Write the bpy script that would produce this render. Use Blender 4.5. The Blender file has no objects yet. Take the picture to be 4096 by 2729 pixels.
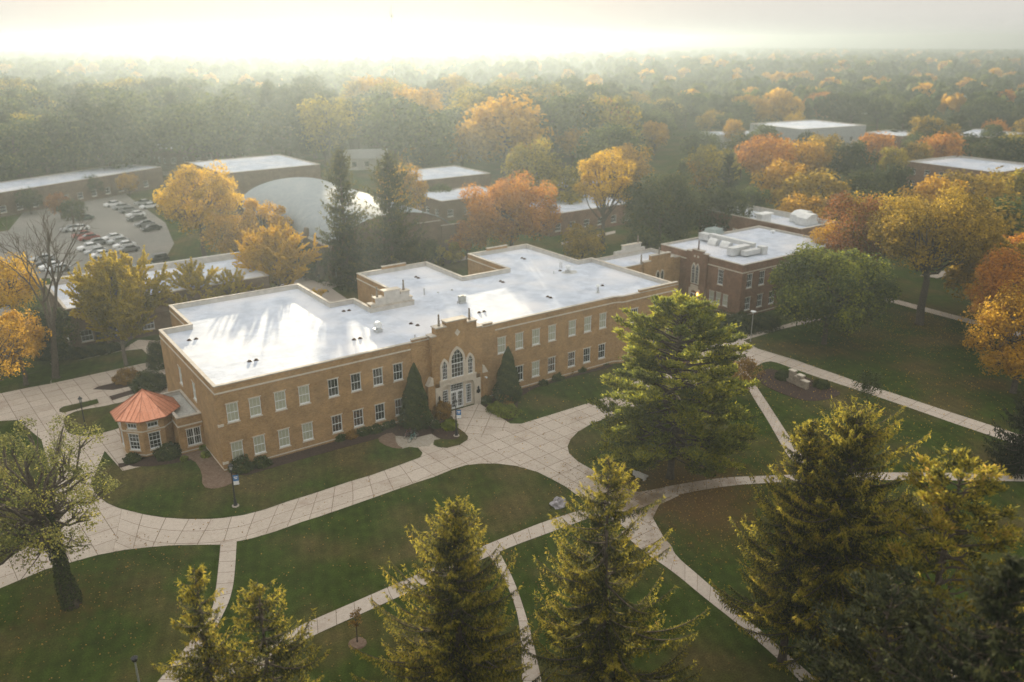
import bpy, math, random
import numpy as np
from mathutils import Vector, Matrix
rad = math.radians
C = bpy.context.scene.collection
S = bpy.context.scene

# ---------------------------------------------------------------- camera
F_PX = 1921.6                      # focal length in units of the 2353-wide survey grid
PITCH, ROLL, YAW = rad(19.78), rad(-0.13), rad(35.26)
CAM = Vector((-20.16, -80.22, 42.23))
fw = Vector((math.sin(YAW)*math.cos(PITCH), math.cos(YAW)*math.cos(PITCH), -math.sin(PITCH)))
rt0 = Vector((math.cos(YAW), -math.sin(YAW), 0)); up0 = rt0.cross(fw)
rt = rt0*math.cos(ROLL) + up0*math.sin(ROLL); up = -rt0*math.sin(ROLL) + up0*math.cos(ROLL)
cd = bpy.data.cameras.new('camera'); cam = bpy.data.objects.new('camera', cd); C.objects.link(cam)
m = Matrix((rt, up, -fw)).transposed().to_4x4(); m.translation = CAM; cam.matrix_world = m
cd.sensor_width = 36; cd.lens = 36*F_PX/2353; cd.clip_start = 0.5; cd.clip_end = 6000
cd.dof.use_dof = True; cd.dof.focus_distance = 72; cd.dof.aperture_fstop = cd.lens/1000/0.21
S.camera = cam

# ---------------------------------------------------------------- sky, sun, exposure
SUN_EL = rad(5.3)
sdir = Vector((0.415, 0.91, 0)).normalized()*math.cos(SUN_EL) + Vector((0, 0, math.sin(SUN_EL)))
w = bpy.data.worlds.new('World'); S.world = w; w.use_nodes = True
nt = w.node_tree; nt.nodes.clear()
N = nt.nodes.new; L = nt.links.new
sky = N('ShaderNodeTexSky'); sky.sky_type = 'NISHITA'; sky.sun_disc = False
sky.sun_elevation = SUN_EL; sky.sun_rotation = math.atan2(sdir.x, sdir.y)
sky.air_density = 1.0; sky.dust_density = 4.0; sky.ozone_density = 1.0
tc = N('ShaderNodeTexCoord'); mp = N('ShaderNodeMapping'); mp.inputs['Scale'].default_value = (1.2, 1.2, 9)
L(tc.outputs['Generated'], mp.inputs['Vector'])
nz = N('ShaderNodeTexNoise'); nz.inputs['Scale'].default_value = 1.6; nz.inputs['Detail'].default_value = 5
L(mp.outputs[0], nz.inputs['Vector'])
cr = N('ShaderNodeValToRGB'); cr.color_ramp.elements[0].position = 0.35; cr.color_ramp.elements[1].position = 0.7
cr.color_ramp.elements[0].color = (1.0, .97, .93, 1); cr.color_ramp.elements[1].color = (1.09, 1.05, .98, 1)
L(nz.outputs['Fac'], cr.inputs[0])
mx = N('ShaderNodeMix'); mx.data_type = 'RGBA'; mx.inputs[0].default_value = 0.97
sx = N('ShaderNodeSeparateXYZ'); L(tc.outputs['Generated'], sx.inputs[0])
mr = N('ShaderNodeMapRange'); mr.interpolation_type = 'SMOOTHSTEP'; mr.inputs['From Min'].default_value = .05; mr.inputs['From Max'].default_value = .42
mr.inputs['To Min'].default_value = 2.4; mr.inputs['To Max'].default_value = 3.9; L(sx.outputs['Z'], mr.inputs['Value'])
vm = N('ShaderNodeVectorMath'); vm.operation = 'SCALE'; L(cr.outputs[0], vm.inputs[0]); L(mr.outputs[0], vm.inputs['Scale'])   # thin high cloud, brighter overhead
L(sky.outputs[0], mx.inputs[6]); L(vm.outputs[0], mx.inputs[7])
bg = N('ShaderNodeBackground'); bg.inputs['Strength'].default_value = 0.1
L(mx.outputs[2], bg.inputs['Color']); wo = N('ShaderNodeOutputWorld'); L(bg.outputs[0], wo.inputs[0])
sl = bpy.data.lights.new('sun', 'SUN'); sl.energy = 5.0; sl.angle = rad(0.6); sl.color = (1.0, 0.86, 0.62)
so = bpy.data.objects.new('sun', sl); C.objects.link(so)
so.rotation_euler = sdir.to_track_quat('Z', 'Y').to_euler(); so.location = (60, 200, 80)
S.view_settings.view_transform = 'Standard'; S.view_settings.look = 'None'
S.view_settings.exposure = 1.6; S.view_settings.gamma = 1
cy = S.cycles
cy.max_bounces = 6; cy.diffuse_bounces = 3; cy.glossy_bounces = 2; cy.transmission_bounces = 4; cy.volume_bounces = 0
cy.transparent_max_bounces = 4; cy.use_adaptive_sampling = True; cy.adaptive_threshold = 0.02
cy.caustics_reflective = False; cy.caustics_refractive = False; cy.sample_clamp_indirect = 4

# ---------------------------------------------------------------- survey helpers
def ray(u, v): return fw + rt*((u-1176.5)/F_PX) - up*((v-783.7)/F_PX)
def P(u, v, z=0.0):
    "surveyed image point -> world point at height z"
    d = ray(u, v); return CAM + d*((z-CAM.z)/d.z)
def PY(u, v, y):
    d = ray(u, v); return CAM + d*((y-CAM.y)/d.y)
def top_h(base, u, v): return PY(u, v, base[1]).z
RO = {1: (0, 0), 2: (1300, 200), 3: (2696, 200), 4: (0, 900), 5: (1300, 900), 6: (2696, 900), 7: (0, 1796), 8: (1300, 1796), 9: (2696, 1796)}
def rr(k, u, v):
    s = 1400/2353; c = 2353/4096
    return ((RO[k][0]+u*s)*c, (RO[k][1]+v*s)*c)
def R(k, pts): return [rr(k, *p) for p in pts]
def G(pts, z=0.0): return [tuple(P(u, v, z).xy) for u, v in pts]

# ---------------------------------------------------------------- materials
MAT = {}
def mat(name, col, rough=0.8, col2=None, scale=2.0, detail=4, metal=0.0, bump=0.0, spec=0.5, col3=None, s3=0.15, coord='Object', lo=0.35, hi=0.65, bscale=None):
    if name in MAT: return MAT[name]
    m = bpy.data.materials.new(name); m.use_nodes = True; MAT[name] = m
    nt = m.node_tree; b = nt.nodes['Principled BSDF']; N = nt.nodes.new; L = nt.links.new
    b.inputs['Roughness'].default_value = rough; b.inputs['Metallic'].default_value = metal
    b.inputs['Specular IOR Level'].default_value = spec
    b.inputs['Base Color'].default_value = (*col, 1)
    tc = N('ShaderNodeTexCoord')
    src = None
    if col2:
        n = N('ShaderNodeTexNoise'); n.inputs['Scale'].default_value = scale; n.inputs['Detail'].default_value = detail
        n.inputs['Roughness'].default_value = 0.65
        L(tc.outputs[coord], n.inputs['Vector'])
        r = N('ShaderNodeValToRGB'); r.color_ramp.elements[0].position = lo; r.color_ramp.elements[1].position = hi
        r.color_ramp.elements[0].color = (*col, 1); r.color_ramp.elements[1].color = (*col2, 1)
        L(n.outputs['Fac'], r.inputs[0]); src = r.outputs[0]
        if col3:
            n2 = N('ShaderNodeTexNoise'); n2.inputs['Scale'].default_value = s3; n2.inputs['Detail'].default_value = 3
            L(tc.outputs[coord], n2.inputs['Vector'])
            r2 = N('ShaderNodeValToRGB'); r2.color_ramp.elements[0].position = .45; r2.color_ramp.elements[1].position = .65
            r2.color_ramp.elements[1].color = (.85, .85, .85, 1)
            L(n2.outputs['Fac'], r2.inputs[0])
            x = N('ShaderNodeMix'); x.data_type = 'RGBA'; L(r2.outputs[0], x.inputs[0]); L(src, x.inputs[6]); x.inputs[7].default_value = (*col3, 1)
            src = x.outputs[2]
        L(src, b.inputs['Base Color'])
    if bump:
        n = N('ShaderNodeTexNoise'); n.inputs['Scale'].default_value = bscale or scale*3; n.inputs['Detail'].default_value = 5
        L(tc.outputs[coord], n.inputs['Vector'])
        bp = N('ShaderNodeBump'); bp.inputs['Strength'].default_value = 1; bp.inputs['Distance'].default_value = bump
        L(n.outputs['Fac'], bp.inputs['Height']); L(bp.outputs[0], b.inputs['Normal'])
    return m

def brick_mat(name, a, b_, mortar, w=.22, h=.075):
    m = bpy.data.materials.new(name); m.use_nodes = True; MAT[name] = m
    nt = m.node_tree; b = nt.nodes['Principled BSDF']; N = nt.nodes.new; L = nt.links.new
    b.inputs['Roughness'].default_value = .85; b.inputs['Specular IOR Level'].default_value = .3
    tc = N('ShaderNodeTexCoord'); t = N('ShaderNodeTexBrick')
    t.inputs['Scale'].default_value = 1; t.inputs['Brick Width'].default_value = w; t.inputs['Row Height'].default_value = h
    t.inputs['Mortar Size'].default_value = .008; t.inputs['Color1'].default_value = (*a, 1); t.inputs['Color2'].default_value = (*b_, 1); t.inputs['Mortar'].default_value = (*mortar, 1)
    L(tc.outputs['UV'], t.inputs['Vector'])
    n = N('ShaderNodeTexNoise'); n.inputs['Scale'].default_value = .5; n.inputs['Detail'].default_value = 8; n.inputs['Roughness'].default_value = .8
    L(tc.outputs['UV'], n.inputs['Vector'])
    r = N('ShaderNodeValToRGB'); r.color_ramp.elements[0].position = .3; r.color_ramp.elements[1].position = .7
    r.color_ramp.elements[0].color = (.55, .53, .50, 1); r.color_ramp.elements[1].color = (1.35, 1.3, 1.22, 1)
    L(n.outputs['Fac'], r.inputs[0])
    x = N('ShaderNodeMix'); x.data_type = 'RGBA'; x.blend_type = 'MULTIPLY'; x.inputs[0].default_value = 1
    L(t.outputs['Color'], x.inputs[6]); L(r.outputs[0], x.inputs[7]); L(x.outputs[2], b.inputs['Base Color'])
    return m

def paving_mat(name, col, col2, stain, step=2.0, cross=None, width=.035):
    "concrete slabs with sawn joints laid out along the mesh's own UV"
    m = bpy.data.materials.new(name); m.use_nodes = True; MAT[name] = m
    nt = m.node_tree; b = nt.nodes['Principled BSDF']; N = nt.nodes.new; L = nt.links.new
    b.inputs['Roughness'].default_value = .82; b.inputs['Specular IOR Level'].default_value = .35
    tc = N('ShaderNodeTexCoord')
    def noise(s, d, lo, hi, c0, c1):
        n = N('ShaderNodeTexNoise'); n.inputs['Scale'].default_value = s; n.inputs['Detail'].default_value = d; n.inputs['Roughness'].default_value = .7
        L(tc.outputs['Object'], n.inputs['Vector']); r = N('ShaderNodeValToRGB')
        r.color_ramp.elements[0].position = lo; r.color_ramp.elements[1].position = hi
        r.color_ramp.elements[0].color = (*c0, 1); r.color_ramp.elements[1].color = (*c1, 1)
        L(n.outputs['Fac'], r.inputs[0]); return r.outputs[0]
    base = noise(3, 6, .3, .7, col, col2)
    st = noise(.25, 4, .52, .75, (0, 0, 0), (.55, .55, .55))
    x = N('ShaderNodeMix'); x.data_type = 'RGBA'; L(st, x.inputs[0]); L(base, x.inputs[6]); x.inputs[7].default_value = (*stain, 1)
    src = x.outputs[2]
    if step:
        t = N('ShaderNodeTexBrick'); t.offset = 0; t.inputs['Scale'].default_value = 1
        t.inputs['Brick Width'].default_value = step; t.inputs['Row Height'].default_value = cross or step
        t.inputs['Mortar Size'].default_value = width; t.inputs['Mortar Smooth'].default_value = .3
        t.inputs['Color1'].default_value = (1, 1, 1, 1); t.inputs['Color2'].default_value = (.88, .87, .86, 1); t.inputs['Mortar'].default_value = (.42, .38, .34, 1)
        L(tc.outputs['UV'], t.inputs['Vector'])
        y = N('ShaderNodeMix'); y.data_type = 'RGBA'; y.blend_type = 'MULTIPLY'; y.inputs[0].default_value = 1
        L(src, y.inputs[6]); L(t.outputs['Color'], y.inputs[7]); src = y.outputs[2]
    L(src, b.inputs['Base Color'])
    return m

def leaf_mat(name, cols, trans=.4, rough=.75):
    "foliage: colour from the per-leaf tint, part of the light passing through the leaf"
    m = bpy.data.materials.new(name); m.use_nodes = True; MAT[name] = m
    nt = m.node_tree; N = nt.nodes.new; L = nt.links.new; b = nt.nodes['Principled BSDF']; o = nt.nodes['Material Output']
    b.inputs['Roughness'].default_value = rough; b.inputs['Specular IOR Level'].default_value = .08
    a = N('ShaderNodeAttribute'); a.attribute_name = 'tint'
    r = N('ShaderNodeValToRGB'); el = r.color_ramp.elements
    while len(el) < len(cols): el.new(.5)
    for i, c in enumerate(cols): el[i].position = i/(len(cols)-1); el[i].color = (*c, 1)
    L(a.outputs['Fac'], r.inputs[0]); L(r.outputs[0], b.inputs['Base Color'])
    t = N('ShaderNodeBsdfTranslucent'); mxs = N('ShaderNodeMixShader'); mxs.inputs[0].default_value = trans
    br = N('ShaderNodeBrightContrast'); br.inputs['Bright'].default_value = .02
    L(r.outputs[0], br.inputs[0]); L(br.outputs[0], t.inputs['Color'])
    L(b.outputs[0], mxs.inputs[1]); L(t.outputs[0], mxs.inputs[2]); L(mxs.outputs[0], o.inputs['Surface'])
    return m

def glass_mat(name, col, rough=.08, spec=.6):
    return mat(name, col, rough, spec=spec)

# ---------------------------------------------------------------- mesh builder
ORG = {}
class MB:
    def __init__(s): s.v = []; s.f = []; s.uv = None; s.smooth = False
    def face(s, pts):
        i = len(s.v); s.v += [tuple(p) for p in pts]; s.f.append(tuple(range(i, i+len(pts))))
    def box(s, x0, y0, z0, x1, y1, z1):
        i = len(s.v)
        s.v += [(x0, y0, z0), (x1, y0, z0), (x1, y1, z0), (x0, y1, z0), (x0, y0, z1), (x1, y0, z1), (x1, y1, z1), (x0, y1, z1)]
        for a in ((0, 3, 2, 1), (4, 5, 6, 7), (0, 1, 5, 4), (1, 2, 6, 5), (2, 3, 7, 6), (3, 0, 4, 7)): s.f.append(tuple(i+k for k in a))
        return s
    def obox(s, o, d, n, u0, u1, n0, n1, z0, z1):
        "box in the frame of a wall: along d, outwards n"
        q = lambda u, k, z: (o[0]+d[0]*u+n[0]*k, o[1]+d[1]*u+n[1]*k, z)
        i = len(s.v)
        s.v += [q(u0, n1, z0), q(u1, n1, z0), q(u1, n0, z0), q(u0, n0, z0), q(u0, n1, z1), q(u1, n1, z1), q(u1, n0, z1), q(u0, n0, z1)]
        for a in ((0, 3, 2, 1), (4, 5, 6, 7), (0, 1, 5, 4), (1, 2, 6, 5), (2, 3, 7, 6), (3, 0, 4, 7)): s.f.append(tuple(i+k for k in a))
        return s
    def prism(s, poly, z0, z1, bottom=False):
        n = len(poly); i = len(s.v)
        s.v += [(x, y, z0) for x, y in poly] + [(x, y, z1) for x, y in poly]
        s.f.append(tuple(i+n+k for k in range(n)))
        if bottom: s.f.append(tuple(i+n-1-k for k in range(n)))
        for k in range(n): j = (k+1) % n; s.f.append((i+k, i+j, i+n+j, i+n+k))
        return s
    def vprism(s, o, d, n, prof, n0, n1):
        "profile (u,z) in a wall's frame, extruded from depth n0 to n1 (n1 outside)"
        q = lambda u, k, z: (o[0]+d[0]*u+n[0]*k, o[1]+d[1]*u+n[1]*k, z)
        c = len(prof); i = len(s.v)
        s.v += [q(u, n1, z) for u, z in prof] + [q(u, n0, z) for u, z in prof]
        s.f.append(tuple(i+k for k in range(c))); s.f.append(tuple(i+2*c-1-k for k in range(c)))
        for k in range(c): j = (k+1) % c; s.f.append((i+j, i+k, i+c+k, i+c+j))
        return s
    def ring(s, outer, inner, z0, z1):
        n = len(outer); i = len(s.v)
        s.v += [(x, y, z0) for x, y in outer] + [(x, y, z1) for x, y in outer] + [(x, y, z0) for x, y in inner] + [(x, y, z1) for x, y in inner]
        for k in range(n):
            j = (k+1) % n
            s.f += [(i+k, i+j, i+n+j, i+n+k), (i+n+k, i+n+j, i+3*n+j, i+3*n+k), (i+2*n+j, i+2*n+k, i+3*n+k, i+3*n+j), (i+j, i+k, i+2*n+k, i+2*n+j)]
        return s
    def tube(s, pts, rads, n=6, cap=True):
        pts = [Vector(p) for p in pts]; i0 = len(s.v)
        if not hasattr(rads, '__len__'): rads = [rads]*len(pts)
        ref = None
        for k, p in enumerate(pts):
            t = (pts[min(k+1, len(pts)-1)]-pts[max(k-1, 0)]).normalized()
            if ref is None: ref = t.orthogonal().normalized()
            a = (ref - t*ref.dot(t))
            if a.length < 1e-5: a = t.orthogonal()
            a.normalize(); ref = a; b = t.cross(a)
            for j in range(n):
                q = p + (a*math.cos(2*math.pi*j/n)+b*math.sin(2*math.pi*j/n))*rads[k]; s.v.append(tuple(q))
        for k in range(len(pts)-1):
            for j in range(n):
                a = i0+k*n+j; b = i0+k*n+(j+1) % n; s.f.append((a, b, b+n, a+n))
        if cap: s.f.append(tuple(i0+n-1-j for j in range(n))); s.f.append(tuple(i0+(len(pts)-1)*n+j for j in range(n)))
        return s
    def lathe(s, c, prof, n=12):
        i0 = len(s.v)
        for r, z in prof:
            for j in range(n): a = 2*math.pi*j/n; s.v.append((c[0]+r*math.cos(a), c[1]+r*math.sin(a), c[2]+z))
        for k in range(len(prof)-1):
            for j in range(n):
                a = i0+k*n+j; b = i0+k*n+(j+1) % n; s.f.append((a, b, b+n, a+n))
        s.f.append(tuple(i0+n-1-j for j in range(n))); s.f.append(tuple(i0+(len(prof)-1)*n+j for j in range(n)))
        return s
    def out(s, name, m, parent=None, smooth=False, uvs=None):
        me = bpy.data.meshes.new(name)
        o0 = ORG.get(parent.name, (0, 0, 0)) if parent else (0, 0, 0)
        me.from_pydata([(x-o0[0], y-o0[1], z-o0[2]) for x, y, z in s.v], [], s.f)
        uvl = me.uv_layers.new(name='UVMap').data
        if uvs is not None:
            for lp in me.loops: uvl[lp.index].uv = uvs[lp.vertex_index]
        else:
            for p in me.polygons:
                nn = p.normal
                if abs(nn.z) > .7:
                    for li in p.loop_indices: q = s.v[me.loops[li].vertex_index]; uvl[li].uv = (q[0], q[1])
                else:
                    tx, ty = -nn.y, nn.x; l = math.hypot(tx, ty) or 1
                    for li in p.loop_indices: q = s.v[me.loops[li].vertex_index]; uvl[li].uv = ((q[0]*tx+q[1]*ty)/l, q[2])
        if m: me.materials.append(m)
        if smooth: me.polygons.foreach_set('use_smooth', [True]*len(me.polygons))
        o = bpy.data.objects.new(name, me); C.objects.link(o)
        if parent: o.parent = parent; ORG[o.name] = o0
        return o

def thing(name, label, cat, loc=(0, 0, 0), group=None, rz=0):
    o = bpy.data.objects.new(name, None); C.objects.link(o); o.location = loc; o.rotation_euler = (0, 0, rz)
    o.empty_display_size = .5
    ORG[o.name] = tuple(loc); o['label'] = label; o['category'] = cat
    if group: o['group'] = group
    return o
def local(o): ORG[o.name] = (0, 0, 0); return o     # parts of this thing are built in its own frame
def tag(o, label, cat, group=None):
    o['label'] = label; o['category'] = cat
    if group: o['group'] = group
    return o
def struct(o, kind='structure'): o['kind'] = kind; return o
def dup(root, loc, rz=0, label=None, group=None, scale=None, mats=None):
    r = root.copy(); C.objects.link(r); r.location = loc; r.rotation_euler = (0, 0, rz)
    if scale: r.scale = scale
    if label: r['label'] = label
    if group: r['group'] = group
    def rec(a, b):
        for ch in [x for x in bpy.data.objects if x.parent == a] if not CH.get(a.name) else CH[a.name]:
            c = ch.copy(); C.objects.link(c); c.parent = b
            if mats and ch.name.split('.')[0] in mats:
                c.material_slots[0].link = 'OBJECT'; c.material_slots[0].material = mats[ch.name.split('.')[0]]
            rec(ch, c)
    rec(root, r)
    return r
CH = {}
def cache(root):
    for o in [root] + list(root.children_recursive): CH[o.name] = list(o.children)
    return root

def offset(poly, d):
    "mitred offset of a counter-clockwise polygon, inwards for d>0"
    n = len(poly); out = []
    for i in range(n):
        p0, p1, p2 = poly[i-1], poly[i], poly[(i+1) % n]
        a = Vector((p1[0]-p0[0], p1[1]-p0[1])).normalized(); b = Vector((p2[0]-p1[0], p2[1]-p1[1])).normalized()
        na = Vector((-a.y, a.x)); nb = Vector((-b.y, b.x)); k = 1+na.dot(nb)
        o = (na+nb)*(d/max(k, .3)); out.append((p1[0]+o.x, p1[1]+o.y))
    return out
def smooth_poly(pts, it=2, closed=True):
    for _ in range(it):
        q = []; n = len(pts)
        for i in range(n if closed else n-1):
            a, b = pts[i], pts[(i+1) % n]
            q += [(a[0]*.75+b[0]*.25, a[1]*.75+b[1]*.25), (a[0]*.25+b[0]*.75, a[1]*.25+b[1]*.75)]
        pts = q if closed else [pts[0]]+q+[pts[-1]]
    return pts
def sheet(name, poly, z, m, th=0.0, kind='structure', it=0):
    if it: poly = smooth_poly(poly, it)
    a = sum(poly[i-1][0]*poly[i][1]-poly[i][0]*poly[i-1][1] for i in range(len(poly)))
    if a < 0: poly = poly[::-1]
    b = MB(); b.prism(poly, z-max(th, .03), z)
    o = b.out(name, m); struct(o, kind); return o
def strip(name, pts, widths, z, m, kind='structure', sub=3):
    "path with UV along its length; pts are ground points"
    if not hasattr(widths, '__len__'): widths = [widths]*len(pts)
    w3 = [(p[0], p[1], ww) for p, ww in zip(pts, widths)]
    for _ in range(sub if len(w3) > 2 else 0):
        q = [w3[0]]
        for a, b in zip(w3[:-1], w3[1:]):
            q += [tuple(a[i]*.75+b[i]*.25 for i in range(3)), tuple(a[i]*.25+b[i]*.75 for i in range(3))]
        q.append(w3[-1]); w3 = q
    b = MB(); uv = []; s = 0
    for i, (x, y, ww) in enumerate(w3):
        a = w3[max(i-1, 0)]; c = w3[min(i+1, len(w3)-1)]; t = Vector((c[0]-a[0], c[1]-a[1])).normalized(); n = Vector((-t.y, t.x))
        if i: s += math.hypot(x-w3[i-1][0], y-w3[i-1][1])
        b.v += [(x+n.x*ww/2, y+n.y*ww/2, z), (x-n.x*ww/2, y-n.y*ww/2, z)]; uv += [(s, ww/2), (s, -ww/2)]
        if i: k = 2*i; b.f.append((k-2, k-1, k+1, k))
    o = b.out(name, m, uvs=uv); struct(o, kind); return o
# ================================================================ MATERIALS IN USE
GRASS = mat('grass_material', (.048, .068, .013), .9, (.028, .042, .008), 1.1, 6, col3=(.090, .070, .028), s3=.11, spec=0, bump=.05, bscale=9)
def turf_detail(m):
    "blades, worn patches and faint mowing bands"
    nt = m.node_tree; N = nt.nodes.new; L = nt.links.new; b = nt.nodes['Principled BSDF']; src = b.inputs['Base Color'].links[0].from_socket
    g = N('ShaderNodeNewGeometry')
    for sc, lo, hi, c0, c1, dt in ((7, .3, .7, .62, 1.45, 3), (.35, .35, .65, .78, 1.2, 8), (2.2, .35, .68, .8, 1.22, 5)):
        n = N('ShaderNodeTexNoise'); n.inputs['Scale'].default_value = sc; n.inputs['Detail'].default_value = dt; n.inputs['Roughness'].default_value = .7; L(g.outputs['Position'], n.inputs['Vector'])
        r = N('ShaderNodeMapRange'); r.inputs['From Min'].default_value = lo; r.inputs['From Max'].default_value = hi; r.inputs['To Min'].default_value = c0; r.inputs['To Max'].default_value = c1; L(n.outputs['Fac'], r.inputs['Value'])
        v = N('ShaderNodeVectorMath'); v.operation = 'SCALE'; L(src, v.inputs[0]); L(r.outputs[0], v.inputs['Scale']); src = v.outputs[0]
    wv = N('ShaderNodeTexWave'); wv.inputs['Scale'].default_value = .28; wv.inputs['Distortion'].default_value = 1.2; wv.inputs['Detail Scale'].default_value = .4
    rt_ = N('ShaderNodeMapping'); rt_.inputs['Rotation'].default_value = (0, 0, .35); L(g.outputs['Position'], rt_.inputs['Vector']); L(rt_.outputs[0], wv.inputs['Vector'])
    r = N('ShaderNodeMapRange'); r.inputs['To Min'].default_value = .93; r.inputs['To Max'].default_value = 1.07; L(wv.outputs['Fac'], r.inputs['Value'])
    v = N('ShaderNodeVectorMath'); v.operation = 'SCALE'; L(src, v.inputs[0]); L(r.outputs[0], v.inputs['Scale']); L(v.outputs[0], b.inputs['Base Color'])
turf_detail(GRASS)
def litter(m, spots):
    "brown needle litter lying on the grass round the conifers"
    nt = m.node_tree; N = nt.nodes.new; L = nt.links.new; b = nt.nodes['Principled BSDF']
    src = b.inputs['Base Color'].links[0].from_socket
    g = N('ShaderNodeNewGeometry')
    n = N('ShaderNodeTexNoise'); n.inputs['Scale'].default_value = .9; n.inputs['Detail'].default_value = 6; L(g.outputs['Position'], n.inputs['Vector'])
    for (x, y, r0, r1, amt) in spots:
        d = N('ShaderNodeVectorMath'); d.operation = 'DISTANCE'; L(g.outputs['Position'], d.inputs[0]); d.inputs[1].default_value = (x, y, 0)
        a = N('ShaderNodeMath'); a.operation = 'MULTIPLY_ADD'; L(n.outputs['Fac'], a.inputs[0]); a.inputs[1].default_value = 9; L(d.outputs['Value'], a.inputs[2])
        mr = N('ShaderNodeMapRange'); mr.inputs['From Min'].default_value = r1+4.5; mr.inputs['From Max'].default_value = r0+4.5; mr.inputs['To Max'].default_value = amt
        L(a.outputs[0], mr.inputs['Value'])
        x2 = N('ShaderNodeMix'); x2.data_type = 'RGBA'; L(mr.outputs[0], x2.inputs[0]); L(src, x2.inputs[6]); x2.inputs[7].default_value = (.115, .066, .025, 1)
        src = x2.outputs[2]
    L(src, b.inputs['Base Color'])
litter(GRASS, [(37.5, -29.5, 4, 9, .7), (34.5, -36.5, 2, 7, .35), (-16.7, -14.6, .5, 4, .4), (104, -15, .5, 5, .4)])
CONC = paving_mat('concrete_paving', (.44, .375, .31), (.56, .49, .415), (.27, .19, .13), 2.05, 2.05, .04)
CONCW = paving_mat('walkway_concrete', (.42, .36, .30), (.53, .46, .39), (.24, .17, .12), 1.6, 4.2, .035)
litter(CONC, [tuple(P(1440, 1120).xy)+(1.5, 5, .55), tuple(P(1500, 1155).xy)+(1, 4, .6)]); litter(CONCW, [tuple(P(1600, 1115).xy)+(1.5, 5, .6), tuple(P(1530, 1250).xy)+(.5, 3, .4)])
CONCP = paving_mat('plain_concrete', (.36, .31, .27), (.45, .395, .345), (.28, .24, .21), 0)
ASPH = mat('asphalt', (.16, .155, .14), .9, (.20, .19, .17), .6, 5, spec=.25, col3=(.23, .215, .19), s3=.04)
MULCH = mat('mulch', (.035, .022, .018), .95, (.075, .048, .038), 6, 6, spec=.1, bump=.05)
MULCH2 = mat('straw_mulch', (.13, .085, .06), .95, (.21, .15, .11), 4, 6, spec=.1, bump=.05)
STONE = mat('limestone', (.50, .44, .36), .8, (.60, .54, .45), 2, 5, spec=.3)
COPE = mat('coping_stone', (.36, .32, .27), .8, (.52, .47, .40), 1.5, 6, spec=.3)
BRICK = brick_mat('tan_brick', (.40, .245, .10), (.28, .16, .062), (.34, .26, .17))
BRICK2 = brick_mat('red_brown_brick', (.22, .115, .068), (.145, .072, .044), (.23, .17, .13))
BRICKD = brick_mat('dark_brown_brick', (.15, .10, .062), (.11, .07, .045), (.18, .14, .11))
MEMB = mat('roof_membrane', (.40, .445, .52), .72, (.58, .63, .715), .5, 9, spec=.12, bump=.025, bscale=1.2, col3=(.68, .68, .70), s3=.12)
MEMBW = mat('parapet_membrane', (.40, .38, .35), .7, (.52, .50, .46), 1.5, 5)
WHITE = mat('white_paint', (.74, .76, .77), .5, (.66, .68, .69), 3)
GLASS = glass_mat('window_glass', (.018, .020, .018), .06, .8)
BLIND = mat('window_blind', (.33, .34, .25), .35, (.40, .40, .30), 4, spec=.6)
WARM = mat('lit_shelves', (.16, .10, .06), .4, (.03, .025, .02), 6, lo=.45, hi=.5, spec=.6)
BLACKM = mat('black_iron', (.012, .012, .013), .45, (.02, .02, .02), 5, spec=.5)
STEEL = mat('galvanised_steel', (.45, .46, .46), .35, (.58, .59, .59), 4, metal=.7)
COPPER = mat('copper', (.62, .24, .13), .42, (.72, .33, .21), 2.5, 6, metal=.55)
COPPER2 = mat('copper_seam', (.42, .16, .09), .5, metal=.5)
TERRA = mat('drain_dome', (.05, .025, .02), .7)
BARK = mat('bark', (.055, .042, .032), .95, (.11, .088, .068), 5, 6, spec=.15, bump=.05)
BARKG = mat('grey_bark', (.12, .10, .085), .95, (.18, .155, .13), 5, 6, spec=.15)

# ================================================================ GROUND
GB = MB(); n = 24
xs = np.concatenate([[-2500, -1200, -600, -300], np.linspace(-150, 350, 11), [600, 1200, 2500, 4000]])
ys = np.concatenate([[-900, -400, -200], np.linspace(-120, 300, 11), [500, 900, 1600, 2600, 4500]])
GB.v = [(x, y, 0) for y in ys for x in xs]; nx = len(xs)
GB.f = [(j*nx+i, j*nx+i+1, (j+1)*nx+i+1, (j+1)*nx+i) for j in range(len(ys)-1) for i in range(nx-1)]
struct(GB.out('ground', GRASS))

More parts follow.
